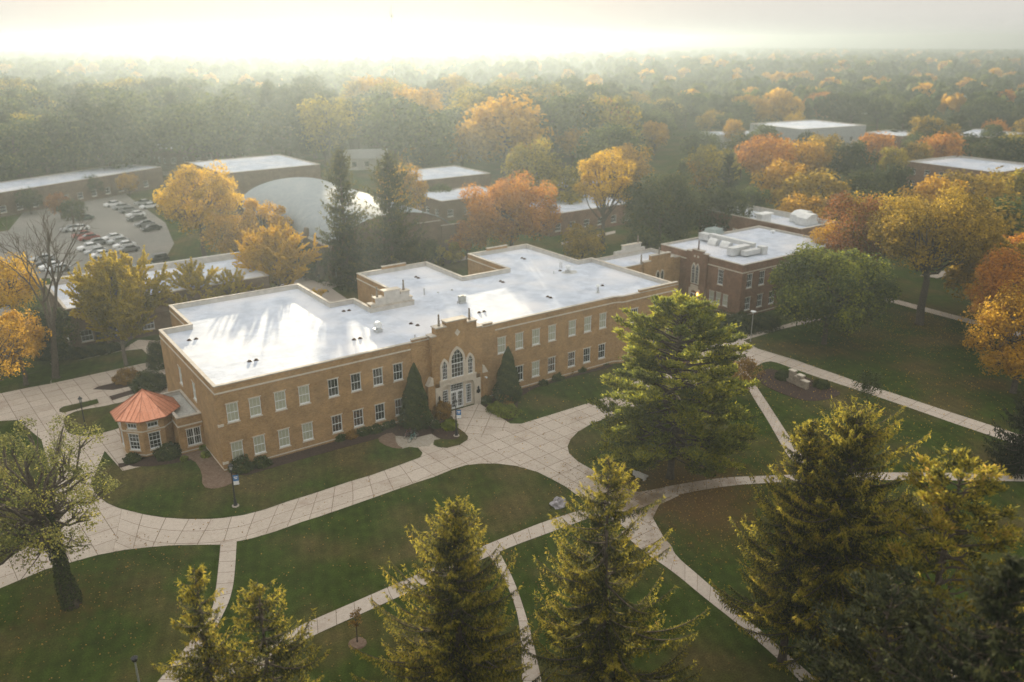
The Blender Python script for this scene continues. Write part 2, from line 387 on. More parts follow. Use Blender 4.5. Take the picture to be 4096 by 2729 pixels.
def D2G(l): return G(l)
outer = [(-120, 930), (60, 890), (116, 882), (116, 835), (124, 842), (280, 803.6), (318, 781), (362, 783), (520, 760), (560, 1010), (940, 985), (1102, 927), (1123, 944), (1172.6, 973.6),
         (1198, 974), (1260, 955), (1383, 917), (1470, 872), (1600, 805), (1656, 787), (1692, 776), (1711, 784), (1740, 801), (1823, 826), (1908, 855.6), (1976, 879.6), (2062, 907), (2164, 941), (2291, 982), (2420, 1026),
         (2420, 1052), (2301, 1009.5), (2198.5, 975), (2062, 927), (1966, 895), (1856.5, 859), (1785, 833), (1770, 830), (1754, 833), (1716, 852), (1702.6, 862), (1600, 884), (1485.5, 927.4), (1413.7, 955), (1362, 972), (1328, 992), (1311, 1009.5), (1304, 1026.6),
         (1307.7, 1042), (1328, 1061), (1352, 1074.5), (1385, 1094), (1425, 1118), (1468, 1131), (1560, 1114), (1560, 1139), (1515, 1160), (1500, 1190), (1525, 1235), (1545, 1270), (1500, 1270), (1440, 1215), (1400, 1190), (1360, 1192), (1330, 1178), (1370, 1172), (1345, 1150),
         (1321, 1134), (1301, 1119), (1270, 1102), (1236, 1084.8), (1188, 1071), (1143.6, 1065.3), (1106, 1065.3), (1071.7, 1068.7), (1041, 1078), (1000, 1095), (952, 1110.5), (849, 1147), (746.8, 1183), (694, 1199.3), (632, 1221.6), (580, 1237), (544, 1244.5), (506, 1251.7), (445, 1252.4), (393, 1253.4), (342, 1257.5), (284, 1264), (222, 1276), (103, 1309), (0, 1352), (-120, 1400),
         (-120, 1345), (0, 1300), (103, 1222), (128, 1170), (118, 1090), (95, 1010), (40, 965), (-120, 975)]
def drive_uv():
    a, b = P(746.8, 1153), P(1071, 1036); return math.atan2(b.y-a.y, b.x-a.x)
DA = drive_uv()
def sheet_rot(name, poly, z, m, ang, o=(0, 0)):
    a = sum(poly[i-1][0]*poly[i][1]-poly[i][0]*poly[i-1][1] for i in range(len(poly)))
    if a < 0: poly = poly[::-1]
    b = MB(); b.prism(poly, z-.05, z); ca, sa = math.cos(ang), math.sin(ang)
    uv = [((v[0]-o[0])*ca+(v[1]-o[1])*sa, -(v[0]-o[0])*sa+(v[1]-o[1])*ca) for v in b.v]
    ob = b.out(name, m, uvs=uv); struct(ob); return ob
sheet_rot('drive', G(outer), .020, CONC, DA, tuple(P(746.8, 1183).xy))

def strip2(name, l, r, z, m, it=2):
    "curved slab between two surveyed edges, UV follows the curve"
    l = smooth_poly(G(l), it, False); r = smooth_poly(G(r), it, False); b = MB(); uv = []; s = 0; pm = None
    for i, (p, q) in enumerate(zip(l, r)):
        mid = ((p[0]+q[0])/2, (p[1]+q[1])/2)
        if pm: s += math.dist(mid, pm)
        pm = mid; wd = math.dist(p, q); b.v += [(*p, z), (*q, z)]; uv += [(s, 0), (s, wd)]
        if i: k = 2*i; b.f.append((k-2, k, k+1, k-1))
    o = b.out(name, m, uvs=uv)
    o.data.flip_normals() if o.data.polygons[0].normal.z < 0 else None
    return struct(o)
strip2('curved_drive', [rr(7, *p) for p in [(820, 395), (960, 440), (1100, 462), (1250, 472), (1400, 472), (1500, 465), (1640, 445), (1780, 408), (1940, 352), (2100, 303), (2340, 222)]] + [rr(8, 540, 97)],
       [rr(7, *p) for p in [(760, 690), (900, 668), (1010, 658), (1150, 648), (1290, 645), (1440, 644), (1590, 622), (1700, 598), (1850, 553), (2030, 490), (2340, 390)]] + [rr(8, 640, 215)], .026, CONC)

# paths
def pth(name, l, r, z, m=CONCW, it=2): return strip2(name, l, r, z, m, it)
pth('path', [rr(6, 450, 1008), rr(6, 530, 1160), rr(6, 640, 1330), rr(6, 770, 1568), rr(9, 850, 140)], [rr(6, 482, 972), rr(6, 560, 1095), rr(6, 650, 1230), rr(6, 850, 1540), rr(9, 930, 140)], .030)
pth('path', [rr(9, -60, 255), rr(9, 200, 210), rr(9, 370, 190), rr(9, 640, 180), rr(9, 1000, 166), rr(9, 1380, 158), rr(9, 1950, 162), rr(9, 2500, 175)],
    [rr(9, -80, 330), rr(9, 200, 275), rr(9, 400, 245), rr(9, 660, 228), rr(9, 1010, 214), rr(9, 1500, 210), rr(9, 1900, 213), rr(9, 2500, 222)], .034)
pth('path', [rr(8, 1990, 560), rr(8, 2150, 700), rr(9, 0, 830), rr(9, 200, 1000), rr(9, 420, 1170), rr(9, 740, 1450), rr(9, 860, 1580)],
    [rr(8, 2130, 480), rr(8, 2330, 640), rr(9, 0, 712), rr(9, 200, 880), rr(9, 480, 1130), rr(9, 830, 1440), rr(9, 990, 1580)], .030)
pth('path', [rr(9, 1370, 920), rr(9, 1500, 1200), rr(9, 1640, 1380), rr(9, 1900, 1700)], [rr(9, 1440, 910), rr(9, 1640, 1210), rr(9, 1740, 1340), rr(9, 2000, 1640)], .030)
pth('path', [rr(8, 1720, 412), rr(8, 1470, 490), rr(8, 1270, 570), rr(8, 1070, 650), rr(8, 560, 870), rr(8, 380, 950), rr(8, 0, 1115), rr(7, 2000, 1280-85), (590, 1500), (480, 1548), (300, 1640)],
    [rr(8, 1790, 462), rr(8, 1480, 575), rr(8, 1300, 640), rr(8, 1130, 710), rr(8, 640, 930), rr(8, 400, 1040), rr(8, 0, 1220), rr(7, 2020, 1300), (600, 1540), (500, 1586), (330, 1680)], .038)
pth('path', [rr(7, 1483, 630), rr(7, 1468, 790), rr(7, 1452, 940), rr(7, 1420, 1120), rr(7, 1300, 1270), rr(7, 1040, 1590)],
    [rr(7, 1592, 615), rr(7, 1582, 790), rr(7, 1568, 930), rr(7, 1530, 1060), rr(7, 1400, 1300), rr(7, 1190, 1590)], .034)
pth('path', [rr(8, 1090, 700), rr(8, 1200, 860), rr(8, 1290, 1080), rr(8, 1320, 1300), rr(8, 1325, 1600)], [rr(8, 1170, 690), rr(8, 1270, 880), rr(8, 1340, 1080), rr(8, 1400, 1300), rr(8, 1465, 1600)], .030)
pth('path', [rr(6, 1300, 440), rr(6, 1435, 485), rr(6, 1620, 535), rr(6, 1900, 610), rr(6, 2120, 665), rr(6, 2500, 770)], [rr(6, 1300, 470), rr(6, 1440, 515), rr(6, 1680, 582), rr(6, 1900, 640), rr(6, 2115, 692), rr(6, 2500, 800)], .02)
pth('path', [rr(6, 1650, 340), rr(6, 1900, 290), rr(6, 2100, 230)], [rr(6, 1770, 358), rr(6, 1930, 315), rr(6, 2150, 245)], .02)
pth('path', [rr(6, 380, 752), rr(6, 560, 722), rr(6, 720, 678), rr(6, 1000, 600), rr(6, 1300, 500)], [rr(6, 440, 785), rr(6, 580, 745), rr(6, 720, 700), rr(6, 1000, 640), rr(6, 1300, 530)], .03)
pth('path', [(1290, 557), (1328, 549), (1414, 530)], [(1290, 563), (1328, 555), (1414, 536)], .02, CONCP)
pth('path', [(1380, 640), (1403, 604), (1432, 576)], [(1400, 640), (1420, 604), (1441, 577)], .02, CONCP)
sheet('courtyard_paving', G([(600, 670), (699, 636), (733, 649.5), (774, 644), (820, 637), (1015, 598), (1100, 583), (1100, 592), (1015, 606), (822, 649), (774, 658), (762, 663), (797, 687), (850, 716), (740, 720), (620, 690)]), .022, CONCP)
sheet('parking_lot', G([(125, 445), (270, 430), (300, 455), (380, 512), (400, 560), (375, 602), (290, 628), (100, 640), (-200, 660), (-200, 560), (20, 530), (60, 480)]), .024, ASPH)
sheet('road', G([(-300, 720), (-50, 735), (20, 700), (45, 765), (20, 830), (-300, 860)]), .02, ASPH)
sheet('rear_road', G([(-100, 470), (240, 425), (330, 400), (520, 375), (520, 383), (330, 410), (240, 437), (-100, 485)]), .028, ASPH)

# grass and beds that lie inside the paving
L1 = G(R(7, [(640, 170), (612, 230), (632, 285), (665, 325), (720, 365), (800, 400), (960, 440), (1100, 462), (1250, 472), (1400, 472), (1500, 465), (1640, 445), (1780, 408), (1940, 352), (2100, 303), (2340, 224)]) + R(8, [(320, 175), (540, 95), (640, 58), (655, 30)]) +
       R(5, [(652, 1530), (625, 1502), (570, 1495), (520, 1508), (480, 1480), (440, 1400), (640, 1330)])) + [(21.5, .2), (-.2, .2), (-.2, 6), (-8.6, 6.5), (-9.2, 12.5)]
sheet('lawn', L1, .075, GRASS)
sheet('lawn', G(R(4, [(425, 1312), (445, 1285), (520, 1250), (700, 1222), (800, 1198), (1000, 1160), (1000, 1300), (830, 1360), (600, 1425), (465, 1410), (440, 1370)])), .075, GRASS, it=1)
sheet('lawn', G(R(4, [(400, 1240), (425, 1225), (655, 1173), (665, 1200), (430, 1264), (400, 1258)])), .075, GRASS)
sheet('lawn', G(R(4, [(348, 952), (820, 850), (955, 836), (1018, 900), (995, 925), (345, 1066)])), .075, GRASS)
sheet('lawn', G([(113, 835), (124, 842), (116, 882), (60, 892), (-120, 930), (-120, 800), (60, 830)]), .070, GRASS)
sheet('mulch_bed', G(R(4, [(628, 1106), (660, 1090), (800, 1058), (990, 1030), (1000, 1060), (760, 1110)])), .08, MULCH, .06)
sheet('mulch_bed', G(R(4, [(735, 1155), (890, 1112), (905, 1132), (755, 1180)])), .08, MULCH, .06)
sheet('lawn', G(R(5, [(700, 1395), (780, 1442), (735, 1450), (728, 1478), (760, 1495), (820, 1500), (905, 1480), (958, 1445), (962, 1425), (940, 1400), (892, 1365), (855, 1290), (760, 1290)])), .075, GRASS)
sheet('mulch_bed', G(R(5, [(700, 1392), (775, 1438), (830, 1440), (885, 1440), (905, 1420), (895, 1380), (855, 1300), (740, 1300)]), .1), .1, MULCH, .05, it=1)
sheet('mulch_bed', [(.2, -.05), (1.5, -2.0), (6, -1.9), (12, -2.0), (18, -2.2), (20.3, -4.4), (22.5, -4.6), (23.3, -.4), (23.3, -.05)], .1, MULCH, .05)
sheet('mulch_bed', G(R(7, [(1180, 60), (1300, 70), (1360, 160), (1360, 260), (1440, 275), (1540, 250), (1600, 200), (1560, 130), (1440, 20), (1340, 0)])), .11, MULCH2, .06, it=1)
sheet('mulch_bed', [(-8.8, 7), (-8.6, 9), (-7, 6.2), (-3, 4.8), (.0, 4.8), (.0, 9), (-5, 9)], .09, MULCH, .05, it=1)
sheet('mulch_bed', G(R(5, [(345, 1450), (400, 1410), (470, 1400), (480, 1480), (535, 1510), (430, 1500)])), .105, MULCH2, .05, it=1)
sheet('mulch_bed', G(R(5, [(1040, 1195), (1100, 1185), (1290, 1085), (1880, 930), (1960, 950), (1700, 1010), (1300, 1130), (1290, 1280), (1240, 1325), (1200, 1300), (1105, 1240)])), .06, MULCH, .05, it=1)
sheet('mulch_bed', G([rr(6, *p) for p in [(545, 1020), (590, 980), (640, 965), (720, 985), (840, 1000), (1000, 1080), (1110, 1115), (1120, 1140), (1040, 1175), (900, 1188), (760, 1150), (600, 1080)]]), .05, MULCH, .05, it=2)
sheet('mulch_bed', G(R(5, [(2120, 900), (2300, 850), (2500, 900), (2600, 1010), (2400, 1060)])), .05, MULCH, .05, it=1)
# entry walk with diagonal joints
sheet_rot('entry_walk', G(R(5, [(850, 1252), (1035, 1200), (1130, 1260), (1245, 1336), (1330, 1340), (1100, 1412), (1000, 1442), (962, 1425), (940, 1400), (892, 1365), (870, 1320)])), .030, CONC, DA+rad(42), tuple(P(*rr(5, 940, 1400)).xy))
sheet('bicycle_pad', G(R(5, [(463, 1420), (500, 1385), (560, 1372), (705, 1352), (785, 1442), (720, 1465), (700, 1490), (640, 1490), (560, 1497), (530, 1508), (480, 1480)])), .03, mat('worn_concrete', (.25, .22, .17), .9, (.36, .32, .27), 2.5, 6))
# ================================================================ BUILDINGS
def wall_mesh(b, A, B, z0, z1, ops, t=.16):
    "vertical wall from A to B (outside on the right-hand side), with real openings"
    A = Vector(A); B = Vector(B); Lw = (B-A).length; d = (B-A)/Lw; n = Vector((d.y, -d.x))
    us = sorted({0, Lw, *[o[0] for o in ops], *[o[1] for o in ops]}); zs = sorted({z0, z1, *[o[2] for o in ops], *[o[3] for o in ops]})
    q = lambda u, k, z: (A.x+d.x*u+n.x*k, A.y+d.y*u+n.y*k, z)
    for a, c in zip(us[:-1], us[1:]):
        for e, f in zip(zs[:-1], zs[1:]):
            mu, mz = (a+c)/2, (e+f)/2
            if any(o[0] < mu < o[1] and o[2] < mz < o[3] for o in ops): continue
            b.face([q(a, 0, e), q(c, 0, e), q(c, 0, f), q(a, 0, f)])
    for u0, u1, e, f in ops:
        b.face([q(u0, 0, e), q(u0, 0, f), q(u0, -t, f), q(u0, -t, e)]); b.face([q(u1, 0, e), q(u1, -t, e), q(u1, -t, f), q(u1, 0, f)])
        b.face([q(u0, 0, f), q(u1, 0, f), q(u1, -t, f), q(u0, -t, f)]); b.face([q(u0, 0, e), q(u0, -t, e), q(u1, -t, e), q(u1, 0, e)])
    return A, d, n

def window(root, fr, u0, u1, z0, z1, cols=3, rows=2, pane=GLASS, sash=True, lintel=True, label=None, pairs=1):
    A, d, n = fr; b = MB(); fwd = .07; k1, k0 = -.04, -.15
    b.obox(A, d, n, u0, u0+fwd, k0, k1, z0, z1); b.obox(A, d, n, u1-fwd, u1, k0, k1, z0, z1)
    b.obox(A, d, n, u0+fwd, u1-fwd, k0, k1, z1-fwd, z1); b.obox(A, d, n, u0+fwd, u1-fwd, k0, k1+.03, z0, z0+.11)
    if sash: b.obox(A, d, n, u0+fwd, u1-fwd, k0+.02, k1-.02, (z0+z1)/2-.03, (z0+z1)/2+.03)
    w = u1-u0
    for p in range(1, pairs): x = u0+w*p/pairs; b.obox(A, d, n, x-.06, x+.06, k0, k1+.005, z0+.11, z1-fwd)
    for i in range(1, cols):
        if pairs > 1 and abs((i/cols*pairs) % 1) < 1e-6: continue
        x = u0+w*i/cols; b.obox(A, d, n, x-.0125, x+.0125, -.112, -.075, z0+.11, z1-fwd)
    for i in range(1, rows):
        if sash and i*2 == rows: continue
        z = z0+(z1-z0)*i/rows; b.obox(A, d, n, u0+fwd, u1-fwd, -.110, -.077, z-.0125, z+.0125)
    f = b.out('window', WHITE, root)
    if label: f['label'] = label
    g = MB(); q = lambda u, z: (A.x+d.x*u-n.x*.12, A.y+d.y*u-n.y*.12, z)
    g.face([q(u0+.03, z0+.05), q(u1-.03, z0+.05), q(u1-.03, z1-.03), q(u0+.03, z1-.03)]); g.out('pane', pane, f)
    s = MB(); s.obox(A, d, n, u0-.08, u1+.08, -.14, .07, z0-.12, z0); s.out('sill', STONE, f)
    if lintel: s = MB(); s.obox(A, d, n, u0-.1, u1+.1, -.02, .035, z1, z1+.11); s.out('lintel', STONE, f)
    return f

def flat_building(root, poly, z1, brick, roofz=None, wins={}, band=None, base=True, z0=0.0, memb=MEMB, cope=COPE, cw=.38, skipband=(), skip=()):
    "flat-roofed block: brick walls with openings, parapet, coping ring, roof sheet. wins: {edge: [(u0,u1,z0,z1,opts)]}"
    roofz = roofz or z1-.55; b = MB(); n = len(poly); fr = {}
    for i in range(n):
        if i in skip: 
            A = Vector(poly[i]); B = Vector(poly[(i+1) % n]); d = (B-A).normalized(); fr[i] = (A, d, Vector((d.y, -d.x))); continue
        fr[i] = wall_mesh(b, poly[i], poly[(i+1) % n], z0, z1, [w[:4] for w in wins.get(i, [])])
    b.out('wall', brick, root)
    inner = offset(poly, .3); rf = MB(); rf.prism(inner, roofz-.1, roofz); rfo = rf.out('roof', memb, root)
    pi = MB(); k = len(inner)
    for i in range(k): a, c = inner[i], inner[(i+1) % k]; pi.face([(*c, roofz), (*a, roofz), (*a, z1), (*c, z1)])
    pi.out('parapet_lining', MEMBW, root)
    cp = MB(); cp.ring(offset(poly, -.05), offset(poly, cw-.05), z1, z1+.11); cp.out('coping', cope, root)
    if band:
        for i in range(n):
            if i in skipband or i in skip: continue
            A, d, nn = fr[i]; Lw = (Vector(poly[(i+1) % n])-A).length
            s = MB(); s.obox(A, d, nn, -.05, Lw+.05, -.02, .055, band, band+.17); s.out('stone_band', STONE, root)
    if base:
        for i in range(n):
            if i in skip: continue
            A, d, nn = fr[i]; Lw = (Vector(poly[(i+1) % n])-A).length
            s = MB(); s.obox(A, d, nn, -.04, Lw+.04, -.02, .045, .28, .40); s.out('base_course', STONE, root)
    for i, ws in wins.items():
        for wv in ws:
            o = dict(wv[4]) if len(wv) > 4 else {}
            window(root, fr[i], *wv[:4], **o)
    return fr, rfo

# ---------------------------------------------------------------- the long two-storey tan hall in front
hall = thing('brick_hall', 'long two storey tan brick hall with white flat roof and stepped gothic entrance', 'building', (0, 0, 0))
yb = .14
poly = [(0, 0), (22.3, 0), (22.3, -.06), (34.0, -.06), (34.0, 0), (53.2, 0), (53.9, -.12), (54.4, -.42), (55.0, -.55), (57.6, -.55), (65.0, -.55), (65.0, 18.26), (62.29, 18.26), (62.29, 32.03), (50.44, 32.03), (50.44, 20.72), (42.43, 20.72), (42.43, 31.48), (30.53, 31.48), (30.53, 14.76), (24.71, 14.76), (24.71, 19.96), (21.35, 19.96), (21.35, 31.17), (3.58, 31.17), (3.58, 21.61), (0, 21.61)]
def W(xs, z0, z1, w=1.2, kinds=None, x0=0, **k):
    return [(x-x0, x-x0+w, z0, z1, dict(pane=(kinds[i] if kinds else GLASS), **k)) for i, x in enumerate(xs)]
Bl, Gl, Wa = BLIND, GLASS, WARM
edge0 = W([.95, 3.3, 6.0, 8.65, 12.0, 14.7, 17.4, 19.95], 5.45, 7.5, kinds=[Bl, Bl, Bl, Bl, Gl, Gl, Gl, Gl]) + W([.95, 3.3, 6.0, 8.65, 12.1, 14.7, 17.4, 19.95], 1.1, 3.12, kinds=[Bl, Bl, Bl, Bl, Wa, Wa, Gl, Wa])
edge4 = W([34.4, 37.1, 39.7, 42.3, 45.65, 48.3, 50.95], 5.62, 7.7, kinds=[Bl]*7, x0=34) + W([34.5, 37.1, 39.7, 42.3, 45.65, 48.3, 50.95], 1.25, 3.3, kinds=[Gl, Gl, Bl, Wa, Wa, Gl, Gl], x0=34)
edge8 = W([55.9], 5.62, 7.55, 1.55, [Gl], 55.0, cols=4) + W([55.9], 1.25, 3.3, 1.5, [Bl], 55.0)
edge9 = W([60.5, 63.0], 5.62, 7.55, 1.2, [Bl, Gl], 57.6) + W([60.5, 63.0], 1.25, 3.3, 1.2, [Gl, Gl], 57.6)
west = [(21.61-8.3, 21.61-7.1, 5.3, 7.4, dict(pane=Bl)), (21.61-13.9, 21.61-12.7, 5.3, 7.4, dict(pane=Bl)), (21.61-19.2, 21.61-18.0, 1.1, 3.1, dict(pane=Gl))]
west = [(21.61-8.9, 21.61-7.7, 5.3, 7.4, dict(pane=Bl)), (21.61-14.4, 21.61-13.2, 5.3, 7.4, dict(pane=Bl))]
blockw = [(31.48-26.8, 31.48-25.6, 5.3, 7.4, dict(pane=Gl))]
court = [(6.5, 7.6, 5.3, 7.4, dict(pane=Gl))]
fr, hroof = flat_building(hall, poly, 9.6, BRICK, 9.05, {0: edge0, 4: edge4, 8: edge8, 9: edge9, 26: west, 18: blockw, 14: court}, band=8.78, skipband=(1, 2, 3))
# raised parapet of the end block, raised stretches at the back
def raised(x0, x1, y0, y1, z1):
    b = MB(); b.box(x0, y0, 9.712, x1, y1, z1); b.out('parapet', BRICK, hall)
    b = MB(); b.box(x0-.05, y0-.05, z1, x1+.05, y1+.05, z1+.1); b.out('coping', COPE, hall)
raised(57.6, 64.95, -.53, -.2, 9.95); raised(22.5, 24.5, -.04, .3, 9.9); raised(34.6, 38.6, 31.1, 31.45, 10.05); raised(54.0, 58.0, 31.65, 32.0, 10.05); raised(31.9, 33.6, -.04, .3, 9.9)
# roof drains in pairs, pipes, seams
drains = [rr(4, 1272, 776), rr(4, 1319, 767), rr(4, 1678, 918), rr(4, 1723, 909), rr(4, 2310, 581), rr(4, 2347, 576), rr(5, 162, 576), rr(5, 126, 581), rr(5, 195, 772), rr(5, 236, 763), rr(5, 578, 665), rr(5, 622, 676), rr(5, 611, 351), rr(5, 628, 358), rr(5, 1036, 590), rr(5, 1069, 583), rr(5, 1180, 380), rr(5, 1197, 387), rr(5, 1497, 484), rr(5, 1517, 491), rr(5, 1325, 224), rr(5, 1342, 230), rr(5, 1865, 409), rr(5, 1580, 309)]
for i, p in enumerate(drains):
    if i in (4, 5): continue
    q = P(*p, 9.05); b = MB(); b.lathe((q.x, q.y, 9.05), [(.30, 0), (.30, .02), (.2, .05), (.17, .16), (.06, .2)], 10); b.out('roof_drain', TERRA, hall)
for p, h, r in [(rr(5, 668, 470), .95, .1), (rr(5, 1580, 287), .9, .07), (rr(5, 1592, 290), .9, .07), (rr(5, 1538, 328), .4, .06), (rr(5, 605, 757), .35, .08), (rr(5, 227, 548), .35, .07), (rr(5, 760, 456), .15, .1), (rr(5, 853, 440), .2, .13)]:
    q = P(*p, 9.05); b = MB(); b.lathe((q.x, q.y, 9.05), [(r*1.8, 0), (r, .06), (r, h-.08), (r*1.25, h-.06), (r*1.25, h)], 8); b.out('vent_pipe', STEEL, hall)
q = P(*rr(5, 1775, 243), 9.05); b = MB(); b.box(q.x-.9, q.y-.5, 9.05, q.x+.9, q.y+.4, 9.35); b.out('roof_hatch', mat('hatch_red', (.2, .1, .08), .7), hall)
SEAM = mat('roof_seam', (.36, .37, .39), .6)
def seam(pts):
    b = MB(); g = [P(*p, 9.054) for p in pts]
    for a, c in zip(g[:-1], g[1:]):
        t = (c-a).normalized(); n = Vector((-t.y, t.x, 0))*.018
        b.face([a+n, a-n, c-n, c+n])
    b.out('roof_seam', SEAM, hroof)
for s_ in [[rr(5, 200, 530), rr(5, 215, 580), rr(5, 340, 655), rr(5, 450, 710), rr(5, 562, 782)], [rr(5, 1355, 160), rr(5, 1430, 298), rr(5, 1480, 310), rr(5, 1570, 350), rr(5, 1820, 440)], [rr(5, 240, 765), rr(5, 430, 712)], [rr(5, 520, 375), rr(5, 600, 352)], [rr(5, 630, 358), rr(5, 790, 335)], [rr(5, 1040, 590), rr(5, 1200, 560)], [rr(5, 1200, 388), rr(5, 1330, 370)],
           [rr(5, 380, 590), rr(5, 560, 650), rr(5, 700, 640)], [rr(4, 1740, 908), rr(4, 2100, 870)], [rr(4, 1380, 980), rr(4, 1660, 920)], [rr(4, 2100, 690), rr(4, 2300, 590)], [rr(5, 1840, 440), rr(5, 2080, 430)], [rr(5, 1580, 300), rr(5, 1480, 306)]]: seam(s_)

# stepped gothic entrance
ED, EN, EO = Vector((1, 0)), Vector((0, -1)), Vector((0, 0))
def ex(prof, n0, n1, name, m, root=hall):
    b = MB(); b.vprism(EO, ED, EN, prof, n0, n1); return b.out(name, m, root)
def arch(cx, hw, zs, zt, n=9):
    "pointed arch from springing zs to apex zt, left to right"
    h = zt-zs; Rr = (hw*hw+h*h)/(2*hw); pts = []
    a1 = math.asin(min(1, h/Rr))
    for i in range(n): a = a1*i/(n-1); pts.append((cx-hw+Rr*(1-math.cos(a)), zs+Rr*math.sin(a)))
    return pts + [(2*cx-x, z) for x, z in pts[::-1][1:]]
Y = .6   # front plane stands 0.6 m before the facade
cx = 28.2
ent = MB()
def wq(pts, k=Y): return [(x, -k, z) for x, z in pts]
# front wall of brick with the gothic window group and door stone let into it
top = [(24.7, 4.0), (31.7, 4.0), (31.7, 9.95), (30.95, 9.95), (30.95, 10.85), (29.6, 10.85), (29.6, 11.35), (26.8, 11.35), (26.8, 10.85), (25.4, 10.85), (25.4, 9.95), (24.7, 9.95)]
ex(top, -.45, Y, 'entrance_gable', BRICK)
ex([(24.7, 0), (31.7, 0), (31.7, 3.995), (24.7, 3.995)], -.3, .12, 'entrance_wall', BRICK)
for x0, x1 in ((24.7, 25.02), (31.38, 31.7)): ex([(x0, 0), (x1, 0), (x1, 3.995), (x0, 3.995)], .121, Y, 'entrance_wall', BRICK)
for a, c, z in ((24.6, 25.4, 9.95), (25.3, 26.8, 10.85), (26.7, 29.7, 11.35), (29.6, 31.05, 10.85), (30.95, 31.8, 9.95)):
    b = MB(); b.box(a, -Y-.08, z, c if z > 11 or c in (31.05, 31.8) else c-.003, .52, z+.13); b.out('coping', COPE, hall)
for s, x0 in ((-1, 24.0), (1, 31.7)):
    pr = [(x0, 0), (x0+.7, 0), (x0+.7, 4.0), (x0, 4.0)]
    ex(pr, 0.01, Y+.12, 'buttress', BRICK)
    tp = [(x0-.04, 4.0), (x0+.74, 4.0), (x0+.70, 4.95), (x0+.5, 4.95)] if s < 0 else [(x0-.04, 4.0), (x0+.74, 4.0), (x0+.2, 4.95), (x0, 4.95)]
    ex(tp, 0.01, Y+.16, 'buttress_cap', STONE)
# gothic stone surround of the three lancets, standing a little proud
so_ = MB()
def surround(cx, hw, z0, zs, zt, wd, name='window_surround'):
    o = [(cx-hw-wd, z0)] + arch(cx, hw+wd, zs, zt+wd*1.25) + [(cx+hw+wd, z0)]
    i = [(cx-hw, z0)] + arch(cx, hw, zs, zt) + [(cx+hw, z0)]
    b = MB(); k = len(o); b.v += [(x, -Y-.10, z) for x, z in o] + [(x, -Y-.10, z) for x, z in i] + [(x, -Y+.0, z) for x, z in o] + [(x, -Y+.02, z) for x, z in i]
    for j in range(k-1): b.f += [(j, k+j, k+j+1, j+1), (j, j+1, 2*k+j+1, 2*k+j), (k+j, 3*k+j, 3*k+j+1, k+j+1)]
    b.out(name, STONE, hall)
    g = MB(); g.face([(x, -Y-.015, z) for x, z in i]); 
    f = MB()
    # bars
    def half(z):
        ins = [x for x, zz in i if zz >= z]
        return (min(ins), max(ins)) if ins else (cx, cx)
    def topz(x):
        a = arch(cx, hw, zs, zt)
        for (xa, za), (xb, zb) in zip(a[:-1], a[1:]):
            if xa <= x <= xb: return za+(zb-za)*(x-xa)/max(xb-xa, 1e-6)
        return zs
    nc = 4 if hw > .5 else 3
    for j in range(1, nc): x = cx-hw+2*hw*j/nc; f.box(x-.014, -Y-.05, z0+.06, x+.014, -Y-.02, topz(x))
    nr = 6 if hw > .5 else 5
    for j in range(1, nr): 
        z = z0+(zt-z0)*j/nr; a, c = half(z) if z > zs else (cx-hw, cx+hw); t = .05 if (hw > .5 and j == 3) else .014; f.box(a+.01, -Y-.052, z-t, c-.01, -Y-.022, z+t)
    f.box(cx-hw, -Y-.07, z0, cx+hw, -Y-.018, z0+.08); f.box(cx-hw, -Y-.065, z0+.08, cx-hw+.05, -Y-.018, zs); f.box(cx+hw-.05, -Y-.065, z0+.08, cx+hw, -Y-.018, zs)
    wo_ = f.out('arched_window', WHITE, hall); g.out('pane', GLASS, wo_)
surround(cx-.1, .83, 4.32, 6.35, 7.85, .30)
surround(26.35, .34, 4.32, 5.9, 6.68, .28); surround(29.92, .34, 4.32, 5.9, 6.68, .28)
for xc in (26.83, 29.4): ex([(xc-.16, 4.32), (xc+.2, 4.32), (xc+.2, 5.9), (xc-.16, 5.9)], Y-.01, Y+.095, 'stone_mullion', STONE)
ex([(25.6, 4.12), (30.75, 4.12), (30.75, 4.32), (25.6, 4.32)], Y-.01, Y+.16, 'stone_sill', STONE)
# door stone with flattened arch
oa = arch(28.25, 2.28, 2.55, 3.55, 8)
left = [(25.02, 0)] + [(25.02, 3.5), (25.62, 3.5), (25.62, 4.118), (30.75, 4.118), (30.75, 3.5), (31.38, 3.5), (31.38, 0)]
b = MB(); a0 = [(25.97, 0)]+oa+[(30.53, 0)]; outer_ = [(25.02, 0), (25.02, 2.55)]
half = len(oa)//2
F1 = [(25.02, 0), (25.97, 0)] + oa[:half+1] + [(28.25, 4.118), (25.62, 4.118), (25.62, 3.5), (25.02, 3.5)]
F2 = [(30.53, 0), (31.38, 0), (31.38, 3.5), (30.75, 3.5), (30.75, 4.118), (28.25, 4.118)] + oa[half:]
for Fp in (F1, F2):
    b.face([(x, -Y-.06, z) for x, z in Fp])
for p, q_ in zip(a0[:-1], a0[1:]): b.face([(p[0], -Y-.06, p[1]), (p[0], -.18, p[1]), (q_[0], -.18, q_[1]), (q_[0], -Y-.06, q_[1])])
ed = [(25.02, 0), (25.02, 3.5), (25.62, 3.5), (25.62, 4.118), (30.75, 4.118), (30.75, 3.5), (31.38, 3.5), (31.38, 0)]
for p, q_ in zip(ed[:-1], ed[1:]): b.face([(p[0], -Y-.06, p[1]), (p[0], -Y+.0, p[1]), (q_[0], -Y+.0, q_[1]), (q_[0], -Y-.06, q_[1])])
b.out('door_surround', STONE, hall)
ex([(25.98, .0), (30.52, .0), (30.52, 3.6), (25.98, 3.6)], .13, .17, 'porch_back', STONE)
